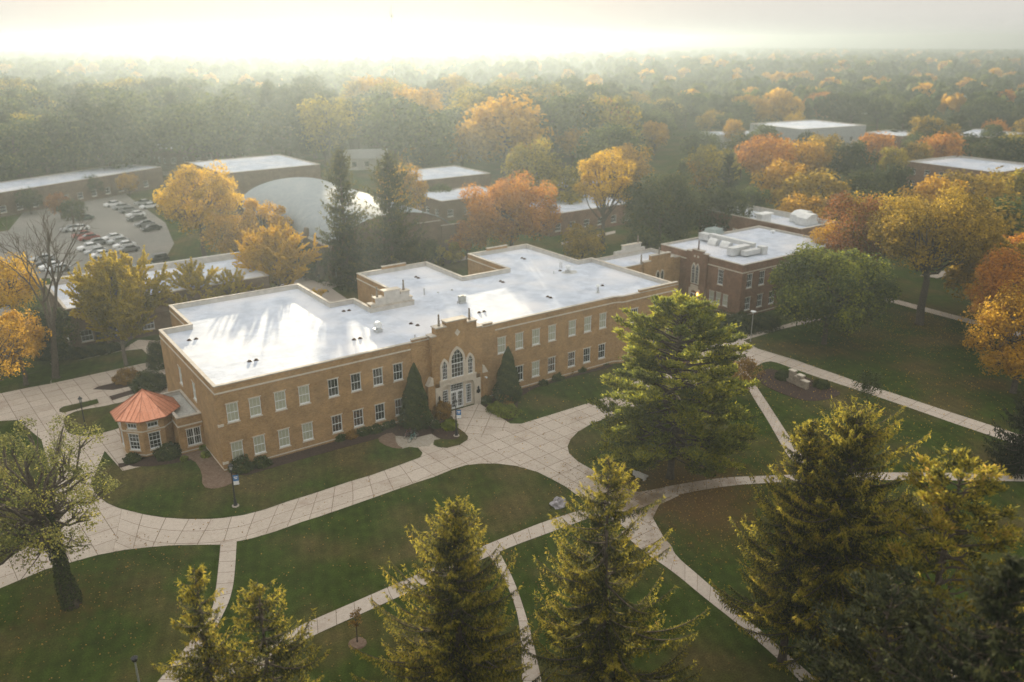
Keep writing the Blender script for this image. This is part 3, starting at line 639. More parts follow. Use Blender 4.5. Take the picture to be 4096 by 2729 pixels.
def dwin(name, u0, u1, z0, z1, cols, rows, fw_=.07, m=WHITE, bottom=.1):
    b = MB(); k0, k1 = .175, .24
    b.obox(EO, ED, EN, u0, u0+fw_, k0, k1, z0, z1); b.obox(EO, ED, EN, u1-fw_, u1, k0, k1, z0, z1); b.obox(EO, ED, EN, u0+fw_, u1-fw_, k0, k1, z1-fw_, z1); b.obox(EO, ED, EN, u0+fw_, u1-fw_, k0, k1, z0, z0+bottom)
    for i in range(1, cols): x = u0+(u1-u0)*i/cols; b.obox(EO, ED, EN, x-.013, x+.013, k0+.005, k1-.02, z0+bottom, z1-fw_)
    for i in range(1, rows): z = z0+(z1-z0)*i/rows; b.obox(EO, ED, EN, u0+fw_, u1-fw_, k0+.004, k1-.022, z-.013, z+.013)
    o = b.out(name, m, hall); g = MB(); g.face([(u0+.02, -.178, z0+.02), (u1-.02, -.178, z0+.02), (u1-.02, -.178, z1-.02), (u0+.02, -.178, z1-.02)]); g.out('pane', GLASS, o); return o
dwin('sidelight_window', 26.15, 26.95, .35, 2.78, 3, 7); dwin('sidelight_window', 29.5, 30.25, .35, 2.85, 3, 7)
dwin('transom_window', 27.3, 29.1, 2.32, 3.3, 8, 3)
d1 = dwin('door', 27.3, 28.19, .06, 2.3, 3, 4, .13, bottom=.22); d2 = dwin('door', 28.21, 29.1, .06, 2.3, 3, 4, .13, bottom=.22)
for dd, x in ((d1, 28.1), (d2, 28.3)): b = MB(); b.box(x-.02, -.30, 1.0, x+.02, -.242, 1.3); b.out('handle', STEEL, dd)
for x in (27.12, 29.3): ex([(x-.15, 0), (x+.15, 0), (x+.15, 3.4), (x-.15, 3.4)], .176, .27, 'stone_post', STONE)
ex([(cx+.05, 9.45), (cx+.42, 9.9), (cx+.05, 10.35), (cx-.32, 9.9)], Y-.01, Y+.05, 'diamond_ornament', STONE)
for x in (25.45, 30.95):
    b = MB(); b.lathe((x, -Y-.2, 1.5), [(.04, 0), (.12, .08), (.12, .75), (.15, .8), (.03, 1.0)], 6); b.out('wall_lantern', BLACKM, hall)
ex([(30.75, 1.55), (31.3, 1.55), (31.3, 1.95), (30.75, 1.95)], Y+.055, Y+.09, 'bronze_plaque', mat('bronze', (.03, .03, .02), .5, metal=.6))
b = MB(); b.box(31.95, -1.05, 3.3, 32.15, -.72, 3.45); b.out('security_camera', WHITE, hall)
def finial(x, y, z, root, m=STONE, h=1.45):
    pr = [(.17, 0), (.17, .18), (.09, .2)]
    z_ = .25
    for i in range(5): r = .2-.015*i; pr += [(.07, z_), (r, z_+.09), (.07, z_+.17)]; z_ += .19
    pr += [(.12, z_+.05), (.11, z_+.14), (.02, z_+.22)]
    b = MB(); b.lathe((x, y, z), [(r, zz*h/1.45) for r, zz in pr], 8); b.out('finial', m, root)
FIN = mat('finial_stone', (.16, .13, .10), .9, (.25, .21, .16), 4)
finial(26.1, -.05, 10.98, hall, FIN); finial(30.3, -.05, 10.98, hall, FIN)
# stepped gable at the back of the court, seen from behind (membrane on the roof side)
gy0 = 14.76
prof = [(24.6, 9.06), (30.7, 9.06), (30.7, 10.1), (30.3, 10.1), (30.3, 11.0), (29.0, 11.0), (29.0, 10.75), (28.9, 10.75), (28.9, 11.45), (26.6, 11.45), (26.6, 10.7), (25.3, 10.7), (25.3, 10.0), (24.6, 10.0)]
b = MB(); b.vprism((0, gy0), ED, EN, prof, -.9, -.02); b.out('rear_gable', BRICK, hall)
b = MB(); b.vprism((0, gy0), ED, EN, prof, -.018, .03); b.out('gable_lining', MEMBW, hall)
for a, c, z in ((24.5, 25.3, 10.0), (25.25, 26.6, 10.7), (26.5, 29.0, 11.45), (29.0, 30.4, 11.0), (30.3, 30.8, 10.1)):
    b = MB(); b.box(a, gy0-.08, z, c-.004, gy0+.98, z+.12); b.out('coping', STONE, hall)
finial(25.8, gy0+.45, 10.82, hall, FIN); finial(29.7, gy0+.45, 11.12, hall, FIN)
for x, z in ((0, 5.2), (0, .95)): b = MB(); b.box(-.08, -.06, z, .5, .1, z+.28); b.out('corner_stone', STONE, hall)

# ---------------------------------------------------------------- octagonal pavilion with copper roof and its flat link
pav = thing('octagonal_pavilion', 'small octagonal tan brick pavilion with orange copper roof at the end of the long hall', 'building', (-4.7, 11.2, 0))
ap = 2.75; pc = (-4.7, 11.0); oc = [(pc[0]+ap/math.cos(rad(22.5))*math.cos(rad(22.5+45*i)), pc[1]+ap/math.cos(rad(22.5))*math.sin(rad(22.5+45*i))) for i in range(8)]
b = MB(); frs = []
sl_ = ap*2*math.tan(rad(22.5)); cu = sl_/2
for i in range(8):
    ops = [(cu-.6, cu+.6, .85, 2.75), (cu-.55, cu+.55, 3.35, 3.95)] if i in (3, 4, 5) else []
    if i == 2: ops = []
    frs.append(wall_mesh(b, oc[i], oc[(i+1) % 8], 0, 4.45, ops))
b.out('wall', BRICK, pav)
for i in (3, 4, 5):
    window(pav, frs[i], cu-.6, cu+.6, .85, 2.75, 3, 4); window(pav, frs[i], cu-.55, cu+.55, 3.35, 3.95, 3, 1, sash=False)
for i in (2, 3, 4, 5, 6):
    A, d_, n_ = frs[i]; s = MB(); s.obox(A, d_, n_, -.02, sl_+.02, -.02, .06, 3.0, 3.14); s.out('stone_band', STONE, pav)
    s = MB(); s.obox(A, d_, n_, -.02, sl_+.02, -.02, .05, .28, .38); s.out('base_course', STONE, pav)
ea = 3.3; ev = [(pc[0]+ea/math.cos(rad(22.5))*math.cos(rad(22.5+45*i)), pc[1]+ea/math.cos(rad(22.5))*math.sin(rad(22.5+45*i)), 4.45) for i in range(8)]
apx = (pc[0], pc[1], 6.75); b = MB()
for i in range(8): b.face([ev[i], ev[(i+1) % 8], apx])
b.face([(x, y, z) for x, y, z in ev[::-1]])
cro = b.out('copper_roof', COPPER, pav)
b = MB(); e2 = [((x-pc[0])*1.012+pc[0], (y-pc[1])*1.012+pc[1], z) for x, y, z in ev]
for i in range(8): p, q_ = e2[i], e2[(i+1) % 8]; b.face([(p[0], p[1], 4.36), (q_[0], q_[1], 4.36), (q_[0], q_[1], 4.47), (p[0], p[1], 4.47)])
b.out('eave_trim', COPPER2, cro)
b = MB()
for i in range(8):
    A, B_ = Vector(ev[i]), Vector(ev[(i+1) % 8]); T = Vector(apx)
    nrm = (B_-A).cross(T-A).normalized()*.035
    b.tube([A+nrm, T+nrm*1.2], .028, 4)
    for k in range(1, 5):
        p = A.lerp(B_, k/5); mid = A.lerp(B_, .5); t_ = 1-abs(k/5-.5)*2
        q_ = p.lerp(T, min(.95, t_+.02)) if t_ < 1 else T
        up_ = (T-mid); q_ = p+up_*t_*.98
        b.tube([p+nrm, q_+nrm], .018, 4)
b.out('roof_seam', COPPER2, cro)
b = MB(); b.lathe((pc[0], pc[1], 6.7), [(.16, 0), (.1, .08), (.03, .14)], 8); b.out('roof_cap', COPPER2, cro)
flat_building(pav, [(-2.55, 6.62), (-.02, 6.62), (-.02, 14.5), (-2.55, 14.5)], 4.3, BRICK, 3.95, {0: [(.75, 2.25, .85, 2.85, dict(cols=6, pairs=2))]}, band=3.28, skipband=(1,), memb=mat('gravel_roof', (.30, .30, .28), .9, (.45, .45, .42), 3, 8), cw=.3)

# ---------------------------------------------------------------- second hall of red-brown brick on the right
hall2 = thing('red_brick_hall', 'red brown brick hall with ductwork on its white roof right of the long hall', 'building', (83.2, 2.9, 0))
H2 = 8.8
cor = P(*[c*2353/4096 for c in (2450+1760*.29737, 900+550*.29737)], H2)
X0, Y0 = cor.x, cor.y
farc = P(*[c*2353/4096 for c in (2450+650*.29737, 900+262*.29737)], H2)
Y1 = farc.y
def z6(a, b_): return ((2450+a*.29737)*2353/4096, (900+b_*.29737)*2353/4096)
# measured back wall and upper block
e2w = [(1.2+3.0*i, 2.5+3.0*i, 4.9, 7.2, dict(cols=3, pane=GLASS)) for i in range(5)] + [(1.2+3.0*i, 2.5+3.0*i, 1.2, 3.3, dict(cols=3, pane=GLASS)) for i in range(5)]
Lw = Y1-Y0
def wy(a, zz): # pixel on the west face -> distance from the back corner along the wall
    d = ray(*z6(a, zz)); t = (X0-CAM.x)/d.x; q = CAM+d*t; return Y1-q.y, q.z
def wv(tl, br, **k):
    u0, zt = wy(*tl); u1, zb = wy(*br); return (min(u0, u1), max(u0, u1), min(zb, zt), max(zb, zt), k)
w2 = [wv((1425, 592), (1480, 812), cols=4, rows=4), wv((1305, 878), (1355, 1050), cols=3, pane=BLIND), wv((1398, 900), (1445, 1080), cols=3, pane=BLIND), wv((1488, 930), (1540, 1100), cols=3, pane=BLIND)]
fr2, _ = flat_building(hall2, [(X0, Y0), (X0+26, Y0), (X0+26, Y1), (X0, Y1)], H2, BRICK2, H2-.25, {0: e2w, 3: w2}, band=7.5, memb=MEMB)
# projecting porch bay of the west face
u0, _z = wy(1015, 500); u1, _z = wy(1290, 500)
yA, yB = Y1-u0, Y1-u1       # yA > yB
WD, WN = Vector((0, -1)), Vector((-1, 0))
def wx(prof, n0, n1, name, m, root=hall2): b = MB(); b.vprism((X0, Y1), WD, WN, prof, n0, n1); return b.out(name, m, root)
wx([(u0, 0), (u1, 0), (u1, 9.15), (u1-.9, 9.15), (u1-.9, 9.5), (u0+1.2, 9.5), (u0+1.2, 9.15), (u0, 9.15)], .001, .45, 'porch_bay', BRICK2)
um = (u0+u1)/2
wx([(u0-.06, 9.15), (u0+1.15, 9.15), (u0+1.15, 9.25), (u0-.06, 9.25)], -.35, .5, 'coping', COPE); wx([(u1-.85, 9.15), (u1+.06, 9.15), (u1+.06, 9.25), (u1-.85, 9.25)], -.35, .5, 'coping', COPE); wx([(u0+1.15, 9.5), (u1-.85, 9.5), (u1-.85, 9.6), (u0+1.15, 9.6)], -.35, .5, 'coping', COPE)
def lanc(uc, hw, z0, zs, zt, wd):
    o = [(uc-hw-wd, z0-.1)] + arch(uc, hw+wd, zs, zt+wd*1.25) + [(uc+hw+wd, z0-.1)]
    wx(o, .44, .53, 'window_surround', STONE)
    i = [(uc-hw, z0)] + arch(uc, hw, zs, zt) + [(uc+hw, z0)]
    wx(i, .531, .538, 'arched_window', WHITE)
    w_ = wx([(uc-hw+.05, z0+.05)] + arch(uc, hw-.05, zs, zt-.05) + [(uc+hw-.05, z0+.05)], .539, .543, 'pane', GLASS)
    b = MB()
    for z in np.arange(z0+.45, zs+.1, .45): b.obox((X0, Y1), WD, WN, uc-hw+.05, uc+hw-.05, .544, .56, z-.015, z+.015)
    b.obox((X0, Y1), WD, WN, uc-.015, uc+.015, .545, .561, z0, zt-.1); b.out('window_bar', WHITE, hall2)
lanc(um-.42, .30, 3.9, 6.4, 7.2, .16); lanc(um+.42, .30, 3.9, 6.4, 7.2, .16)
wx([(um-1.15, 0), (um-.8, 0), (um-.8, 2.1), (um-.5, 2.55), (um, 2.7), (um+.5, 2.55), (um+.8, 2.1), (um+.8, 0), (um+1.2, 0), (um+1.2, 3.0), (um+.85, 3.0), (um+.85, 3.6), (um-.8, 3.6), (um-.8, 3.0), (um-1.15, 3.0)], .44, .56, 'door_surround', STONE)
dr = wx([(um-.75, .05), (um+.75, .05), (um+.75, 2.2), (um-.75, 2.2)], .455, .48, 'door', WHITE)
b = MB()
for a in (-.68, .06): b.obox((X0, Y1), WD, WN, um+a, um+a+.6, .481, .49, .2, 2.05)
b.out('pane', mat('brown_door_glass', (.07, .04, .03), .2), dr)
wx([(um-.55, 8.3), (um-.2, 8.3), (um-.2, 8.65), (um-.55, 8.65)], .449, .48, 'stone_shield', STONE); wx([(um+.2, 8.3), (um+.55, 8.3), (um+.55, 8.65), (um+.2, 8.65)], .449, .48, 'stone_shield', STONE)
finial(X0-.1, Y1-um, 9.6, hall2, mat('red_finial', (.10, .05, .04), .9), 1.6)
lm = bpy.data.materials.new('lit_lamp'); lm.use_nodes = True; pb = lm.node_tree.nodes['Principled BSDF']; pb.inputs['Emission Color'].default_value = (1, .45, .1, 1); pb.inputs['Emission Strength'].default_value = 3
b = MB(); b.lathe((X0-.75, Y1-(um+1.0), 2.0), [(.06, 0), (.11, .1), (.11, .4), (.04, .5)], 6); b.out('porch_lamp', lm, hall2)

Zr = 9.5
rw = [wq_ for wq_ in [(16+2.6*i, 17.2+2.6*i, 4.6, 6.6, dict(cols=3, pane=GLASS)) for i in range(3)]]
flat_building(hall2, [(110.4, 12.5), (121.5, 12.5), (121.5, 37.2), (110.4, 37.2)], Zr, BRICK2, Zr-.9, {3: [(.8+2.7*i, 2.0+2.7*i, 4.9, 6.9, dict(cols=3, pane=GLASS)) for i in range(5)]}, z0=0, base=False)
fr3, _ = flat_building(hall2, [(65.06, 16.3), (X0-.005, 16.3), (X0-.005, 23.4), (65.06, 23.4)], 7.6, BRICK, 7.1, {0: [(14.3-.3, 15.6, 4.1, 6.2, dict(cols=6, pairs=2)), (11.1, 12.8-.1, 4.1, 6.2, dict(cols=6, pairs=2)), (14.0, 15.6, .9, 2.9, dict(cols=6, pairs=2))]}, cw=.3)
b = MB(); b.vprism((0, 16.3), ED, EN, [(74.4, 0), (81.3, 0), (81.3, 7.9), (80.4, 7.9), (80.4, 8.75), (76.0, 8.75), (76.0, 7.9), (74.4, 7.9)], -.3, .35); b.out('stepped_gable', BRICK, hall2)
for a, c, z in ((74.3, 76.0, 7.9), (75.95, 80.45, 8.75), (80.45, 81.4, 7.9)): b = MB(); b.box(a, 15.9, z, c-.004, 16.65, z+.12); b.out('coping', COPE, hall2)
for uc in (77.6, 78.6):
    for prf, k0, k1, nm, mm in (([(uc-.45, 4.2)]+arch(uc, .45, 5.4, 6.2)+[(uc+.45, 4.2)], .34, .42, 'window_surround', STONE), ([(uc-.28, 4.35)]+arch(uc, .28, 5.4, 5.95)+[(uc+.28, 4.35)], .421, .43, 'pane', GLASS)):
        b = MB(); b.vprism((0, 16.3), ED, EN, prf, k0, k1); b.out(nm, mm, hall2)
b = MB(); b.vprism((0, 23.3), ED, EN, [(74.6, 7.1), (81.6, 7.1), (81.6, 8.2), (80.6, 8.2), (80.6, 9.0), (76.4, 9.0), (76.4, 8.2), (74.6, 8.2)], -.4, 0); b.out('stepped_gable', MEMBW, hall2)
b = MB(); b.box(76.3, 23.2, 9.0, 80.7, 23.8, 9.12); b.out('coping', STONE, hall2)
finial(77.9, 16.2, 8.87, hall2, FIN, 1.2); finial(80, 23.5, 9.12, hall2, FIN, 1.3); finial(74.2, 16.5, 7.7, hall2, FIN, 1.6)
finial(104.5, 2.95, 8.9, hall2, FIN, 1.6); finial(107.3, 2.95, 8.9, hall2, FIN, 1.6)

# ---------------------------------------------------------------- buildings behind
def simple_block(name, label, cat, x0, y0, x1, y1, z1, brick, ang=0, wins=0, para=.5, roof=MEMB, piers=True, cols=3, group=None):
    cx_, cy_ = (x0+x1)/2, (y0+y1)/2
    r = thing(name, label, cat, (cx_, cy_, 0), group)
    ca, sa = math.cos(ang), math.sin(ang); rot = lambda x, y: (cx_+(x-cx_)*ca-(y-cy_)*sa, cy_+(x-cx_)*sa+(y-cy_)*ca)
    pl = [rot(x0, y0), rot(x1, y0), rot(x1, y1), rot(x0, y1)]; wd = {}
    if wins:
        for e, Lw in ((0, x1-x0), (3, y1-y0)):
            k = max(1, int(Lw/4.2)); st = Lw/k; ws = []
            for i in range(min(k, 14)):
                u = st*(i+.5)
                for fz in range(wins): z = 1.0+fz*(z1-.9)/wins; ws.append((u-.8, u+.8, z, z+1.7, dict(cols=cols, rows=2, lintel=False)))
            wd[e] = ws
    flat_building(r, pl, z1, brick, z1-para, wd, base=False, memb=roof)
    return r
lb = simple_block('long_building', 'long low dark brick building with white flat roof behind the yellow ginkgo trees', 'building', -6.7, 49.8, 23.4, 65.5, 6.2, BRICKD, rad(1.5), wins=1, para=.12)
b = MB(); b.box(-6.0, 65.2, 6.0, 24.0, 65.9, 7.1); b.out('parapet', MEMBW, lb); 
b = MB(); b.obox((-6.45, 49.4), ED, EN, 3.2, 4.4, 0, .04, .2, 2.9); b.out('door', mat('dark_door', (.02, .018, .015), .5), lb)
b = MB(); b.box(-5.0, 49.55, 3.3, 23, 49.68, 3.5); b.out('stone_band', BRICKD, lb)
# barrel-roofed hall
gym = thing('barrel_roof_hall', 'large brick sports hall under a pale barrel vaulted roof behind the tall dark spruces', 'building', (52, 88, 0))
gx0, gx1, gya, gyb, ez, cz = 40.2, 65, 61, 114, 6.2, 11.4
b = MB(); pr = [(gx0, 0), (gx1, 0)]; arc_ = []
for i in range(21): t_ = math.pi*i/20; arc_.append(((gx0+gx1)/2+(gx1-gx0)/2*math.cos(t_), ez+(cz-ez)*math.sin(t_)))
b.vprism((0, gya), ED, EN, pr+arc_, -(gyb-gya), 0); b.out('wall', BRICKD, gym)
b = MB(); k = len(arc_)
b.v = [(x+(x-52.9)*.012, gya-.4, z+.12) for x, z in arc_] + [(x+(x-52.9)*.012, gyb+.3, z+.12) for x, z in arc_]
b.f = [(i, i+1, k+i+1, k+i) for i in range(k-1)]
o_ = b.out('roof', mat('vault_roof', (.24, .275, .30), .8, (.30, .33, .35), .8, 6, spec=.1), gym, smooth=True); o_.data.flip_normals()
b = MB(); b.box(gx0-.35, gya, ez-.25, gx0-.02, gyb, ez+.15); b.out('eave_trim', COPE, gym)
for yy in (61.3, 74, 87, 100, 113):
    b = MB(); b.vprism((0, yy), ED, EN, [(gx0-1.6, 0), (gx0-.01, 0), (gx0-.01, ez+1.8), (gx0-.5, ez+1.8), (gx0-1.6, ez-1.2)], -.5, .5); b.out('buttress', BRICKD, gym)
b = MB(); b.box(gx0-2.4, 64.5, 0, gx0-1.2, 66, 5.2); b.out('chimney', BRICKD, gym)
for a, c, y_, z in ((57.2, 62.4, 63, 8.9), (62.4, 66.6, 62.6, 7.9)):
    b = MB(); b.box(a, y_-2.2, 0, c-.01, y_-.02-(1.99), z); b.out('entrance_tower', BRICKD, gym)
    b = MB(); b.box(a-.1, y_-2.3, z, c+.1-.01-(0 if a > 60 else .2), y_-1.9, z+.12); b.out('coping', COPE, gym)
simple_block('flat_roof_annex', 'low flat roofed annex between the orange maple and the spruces', 'building', 84, 97, 104, 111, 5, BRICKD, wins=1, para=.1)
simple_block('classroom_block', 'pale flat roofed classroom block beyond the low annex', 'building', 86, 117, 112, 136, 7, BRICKD, wins=1, para=.15)
simple_block('science_building', 'flat white roofed building seen through the slender golden tree', 'building', 95.5, 68, 121, 84, 5, BRICK2, wins=1, para=.1)
simple_block('service_building', 'small white roofed building standing behind the golden tree beside the maple', 'building', 117, 91, 134, 103, 6, BRICK2, wins=1, para=.12)
simple_block('white_wing', 'pale roofed low wing joining the far large building left of the treetops', 'building', 240, 143, 264, 156, 7, mat('pale_wall', (.42, .42, .42), .8, (.5, .5, .49), 1), rad(-25), wins=1, para=.2)
simple_block('grey_hall', 'large grey walled hall with white roof rising above the autumn treetops', 'building', 243, 108, 276, 134, 12, mat('grey_wall', (.30, .32, .33), .8, (.36, .38, .39), 1), rad(-8), wins=2, para=.2)
simple_block('library_building', 'brick building with white roof and tall windows among the right hand treetops', 'building', 276, 92, 296, 108, 9, BRICK2, rad(0), wins=2, para=.2)
simple_block('east_building', 'white roofed building partly behind the dark green tree at far right', 'building', 304, 76, 334, 96, 8, BRICK2, rad(-5), wins=1, para=.2)
simple_block('north_dormitory', 'long flat roofed building with notched parapet above the golden honey locust', 'building', 221, 30, 246, 57, 8, BRICK2, rad(-4), wins=2, para=.5)
simple_block('small_shed', 'little white roofed shed glimpsed through the honey locust crown', 'shed', 150, 12, 156, 18, 5, BRICKD, wins=1, para=.1)
simple_block('row_building', 'very long low building with pale grey roof along the far edge of the parking lot', 'building', -25, 176, 42, 192, 6, BRICKD, rad(28), wins=1, para=.1)
simple_block('field_house', 'low pale roofed building in the haze beyond the parking lot', 'building', 52, 240, 84, 262, 6, BRICKD, rad(10), wins=1, para=.1)
simple_block('gymnasium', 'big sunlit white roofed brick gymnasium behind the tall yellow tree', 'building', 46, 148, 74, 176, 9, BRICKD, rad(3), wins=1, para=.15)
def house(x, y, lab, ang=0, sc=1, wm=None):
    r = thing('gabled_house', lab, 'house', (x, y, 0), 'hazy houses among the distant trees', ang); local(r)
    w_, d_, h_, t_ = 9*sc, 7*sc, 5*sc, 3*sc; b = MB(); b.box(-w_, -d_, 0, w_, d_, h_)
    b.out('wall', wm or mat('house_wall', (.4, .39, .37), .8, (.5, .49, .46), 2), r)
    b = MB(); q_ = [(-d_-.5, h_-.1), (d_+.5, h_-.1), (0, h_+t_)]
    b.v = [(-w_-.4, a_, z) for a_, z in q_] + [(w_+.4, a_, z) for a_, z in q_]; b.f = [(0, 2, 1), (3, 4, 5), (0, 1, 4, 3), (1, 2, 5, 4), (2, 0, 3, 5)]
    b.out('roof', mat('shingle_roof', (.30, .31, .33), .6, (.38, .39, .40), 2), r)
    for i in (-.6, 0, .6):
        b = MB(); b.box(i*w_-.8, -d_-.05, 1.5*sc, i*w_+.8, -d_+.05, 3.5*sc); b.out('window', GLASS, r)
hs = [(1270, 262, 'pale roofed house left in the hazy cluster of houses'), (1325, 240, 'grey house set back highest in the hazy cluster'), (1370, 268, 'house with bright lit roof in the middle of the hazy cluster'), (1462, 262, 'tall grey gabled house at the right of the hazy cluster'), (1985, 240, 'dim grey house alone among the far orange trees'), (2040, 215, 'small far house with pale roof near the right horizon'), (1755, 232, 'far pale roofed house above the grey hall'), (2200, 225, 'far house furthest right near the horizon'), (1105, 236, 'ghostly house in the thick haze left of the cluster'), (1560, 238, 'far house between the hazy cluster and the grey hall'), (840, 352, 'low white house left of the hazy spruce tops')]
for u, v, lb_ in hs:
    q_ = P(u, v, 5); house(q_.x, q_.y, lb_, rad(random.Random(u).uniform(-40, 40)), 1.0 if v < 300 else .8)
# ================================================================ TREES
def cards(cen, nrm, size, aspect, rng, droop=0.0):
    "leaf-sized quads: centres (n,3), rough normals (n,3), sizes (n)"
    n = len(cen); r = rng.normal(size=(n, 3)); nrm = nrm/np.maximum(np.linalg.norm(nrm, axis=1, keepdims=True), 1e-6)
    nn = nrm + .75*r/np.linalg.norm(r, axis=1, keepdims=True); nn /= np.linalg.norm(nn, axis=1, keepdims=True)
    t = np.cross(nn, rng.normal(size=(n, 3))); t /= np.linalg.norm(t, axis=1, keepdims=True); b = np.cross(nn, t)
    if not hasattr(size, '__len__'): size = size*rng.uniform(.6, 1.35, n)
    s = size[:, None]; return np.stack([cen-t*s*.5, cen-b*s*.5*aspect, cen+t*s*.5, cen+b*s*.5*aspect], 1)
def strips(p0, p1, w, rng):
    "narrow quads from p0 to p1"
    d = p1-p0; n = np.cross(d, rng.normal(size=p0.shape)); n /= np.maximum(np.linalg.norm(n, axis=1, keepdims=True), 1e-6)
    w = np.broadcast_to(np.asarray(w), (len(p0),))[:, None]
    mid = p0+d*.4
    return np.stack([p0, mid-n*w*.5, p1, mid+n*w*.5], 1)
def quad_mesh(name, quads, tint, m):
    n = len(quads); me = bpy.data.meshes.new(name)
    me.vertices.add(4*n); me.vertices.foreach_set('co', quads.reshape(-1).astype(np.float32))
    me.loops.add(4*n); me.loops.foreach_set('vertex_index', np.arange(4*n, dtype=np.int32))
    me.polygons.add(n); me.polygons.foreach_set('loop_start', np.arange(0, 4*n, 4, dtype=np.int32))
    me.update(calc_edges=True)
    a = me.attributes.new('tint', 'FLOAT', 'FACE'); a.data.foreach_set('value', np.clip(tint, 0, 1).astype(np.float32))
    me.materials.append(m); return me
def put(name, me, parent, mtl=None):
    o = bpy.data.objects.new(name, me); C.objects.link(o); o.parent = parent
    return o
def wobble(p0, p1, rng, k=4, a=.06, sag=0):
    p0 = np.array(p0, float); p1 = np.array(p1, float); Ld = np.linalg.norm(p1-p0); pts = []
    for i in range(k+1):
        t = i/k; p = p0+(p1-p0)*t
        if 0 < i < k: p = p+rng.normal(size=3)*a*Ld*.5
        p[2] += sag*Ld*4*t*(1-t); pts.append(tuple(p))
    return pts

def broadleaf(H, Rr, base, seed, count, leaf, lobes=14, flat=1.0, lobe_r=.42, trunk_r=None, inner=.15, tint_lo=0.0, tint_hi=1.0, upright=False, fork=.35, off=(0, 0), bark=None, twig=True, vis=2):
    rng = np.random.default_rng(seed); tr = trunk_r or H*.018+.08
    cz_ = (base+H)/2; a = (H-base)/2
    L_ = []; g = math.pi*(3-5**.5)
    for i in range(lobes):
        y = 1-2*(i+.5)/lobes; y = y*.9+.05; rad_ = math.sqrt(max(0, 1-y*y)); th = g*i+rng.uniform(-.5, .5)+seed
        k = rng.uniform(.5, .78)
        c = np.array([math.cos(th)*rad_*Rr*k+off[0], math.sin(th)*rad_*Rr*k+off[1], cz_+y*a*k*flat])
        L_.append((c, min(Rr, a)*lobe_r*rng.uniform(.7, 1.3), rng.uniform(-.22, .22)))
    per = count//lobes; Q = []; T = []
    for c, r, tb in L_:
        n_ = int(per*rng.uniform(.75, 1.25)); d = rng.normal(size=(n_, 3)); d /= np.linalg.norm(d, axis=1, keepdims=True)
        # small sub-clumps give the crown its texture
        sc = rng.normal(size=(vis*7, 3)); sc /= np.linalg.norm(sc, axis=1, keepdims=True); sc[:, 2] = np.abs(sc[:, 2])*.9-.25
        idx = rng.integers(0, len(sc), n_); rr_ = r*(rng.uniform(inner, 1, n_)**.4)
        p = c + sc[idx]*(r*.75) + d*(r*.42*rng.uniform(.2, 1, n_)**.5)[:, None]
        m_ = rng.uniform(size=n_) < .35; p[m_] = (c+d*rr_[:, None])[m_]
        Q.append(cards(p, (p-c)+np.array([0, 0, r*.4]), leaf, .75, rng))
        up_ = (p[:, 2]-base)/(H-base)
        T.append(.5*(tint_lo+tint_hi)+tb*(tint_hi-tint_lo)+rng.normal(size=n_)*.16*(tint_hi-tint_lo)+rng.normal(size=len(sc))[idx]*.10)
    b = MB(); hf = H*fork
    tp = [(0, 0, -.1), (0, 0, .3), *wobble((0, 0, .3), (off[0]*.5, off[1]*.5, hf), rng, 3, .04)[1:], *wobble((off[0]*.5, off[1]*.5, hf), (off[0], off[1], H*.82), rng, 4, .05)[1:]]
    rs = [tr*1.5, tr*1.1] + [tr, tr*.9, tr*.8] + [tr*.62, tr*.45, tr*.28, tr*.1]
    b.tube(tp, rs, 7)
    for c, r, tb in L_:
        z0 = hf+(c[2]-base)/(H-base)*(H*.35)*rng.uniform(.3, 1); z0 = min(z0, c[2]-.3*r if c[2]-.3*r > hf*.8 else hf*.9)
        t_ = min(1, max(0, (z0-hf)/(H*.82-hf))); p0 = (off[0]*(.5+.5*t_), off[1]*(.5+.5*t_), z0)
        ps = wobble(p0, c, rng, 4, .10, -.05); w_ = tr*.42*(1-.6*t_)
        b.tube(ps, [w_, w_*.8, w_*.6, w_*.45, w_*.3], 5, False)
        if twig:
            for _ in range(4):
                e = c+rng.normal(size=3)*r*.55; b.tube([tuple(np.array(ps[3])), tuple((np.array(ps[3])+e)/2+rng.normal(size=3)*.1*r), tuple(e)], [w_*.35, w_*.2, w_*.08], 3, False)
    return b, np.concatenate(Q), np.concatenate(T)

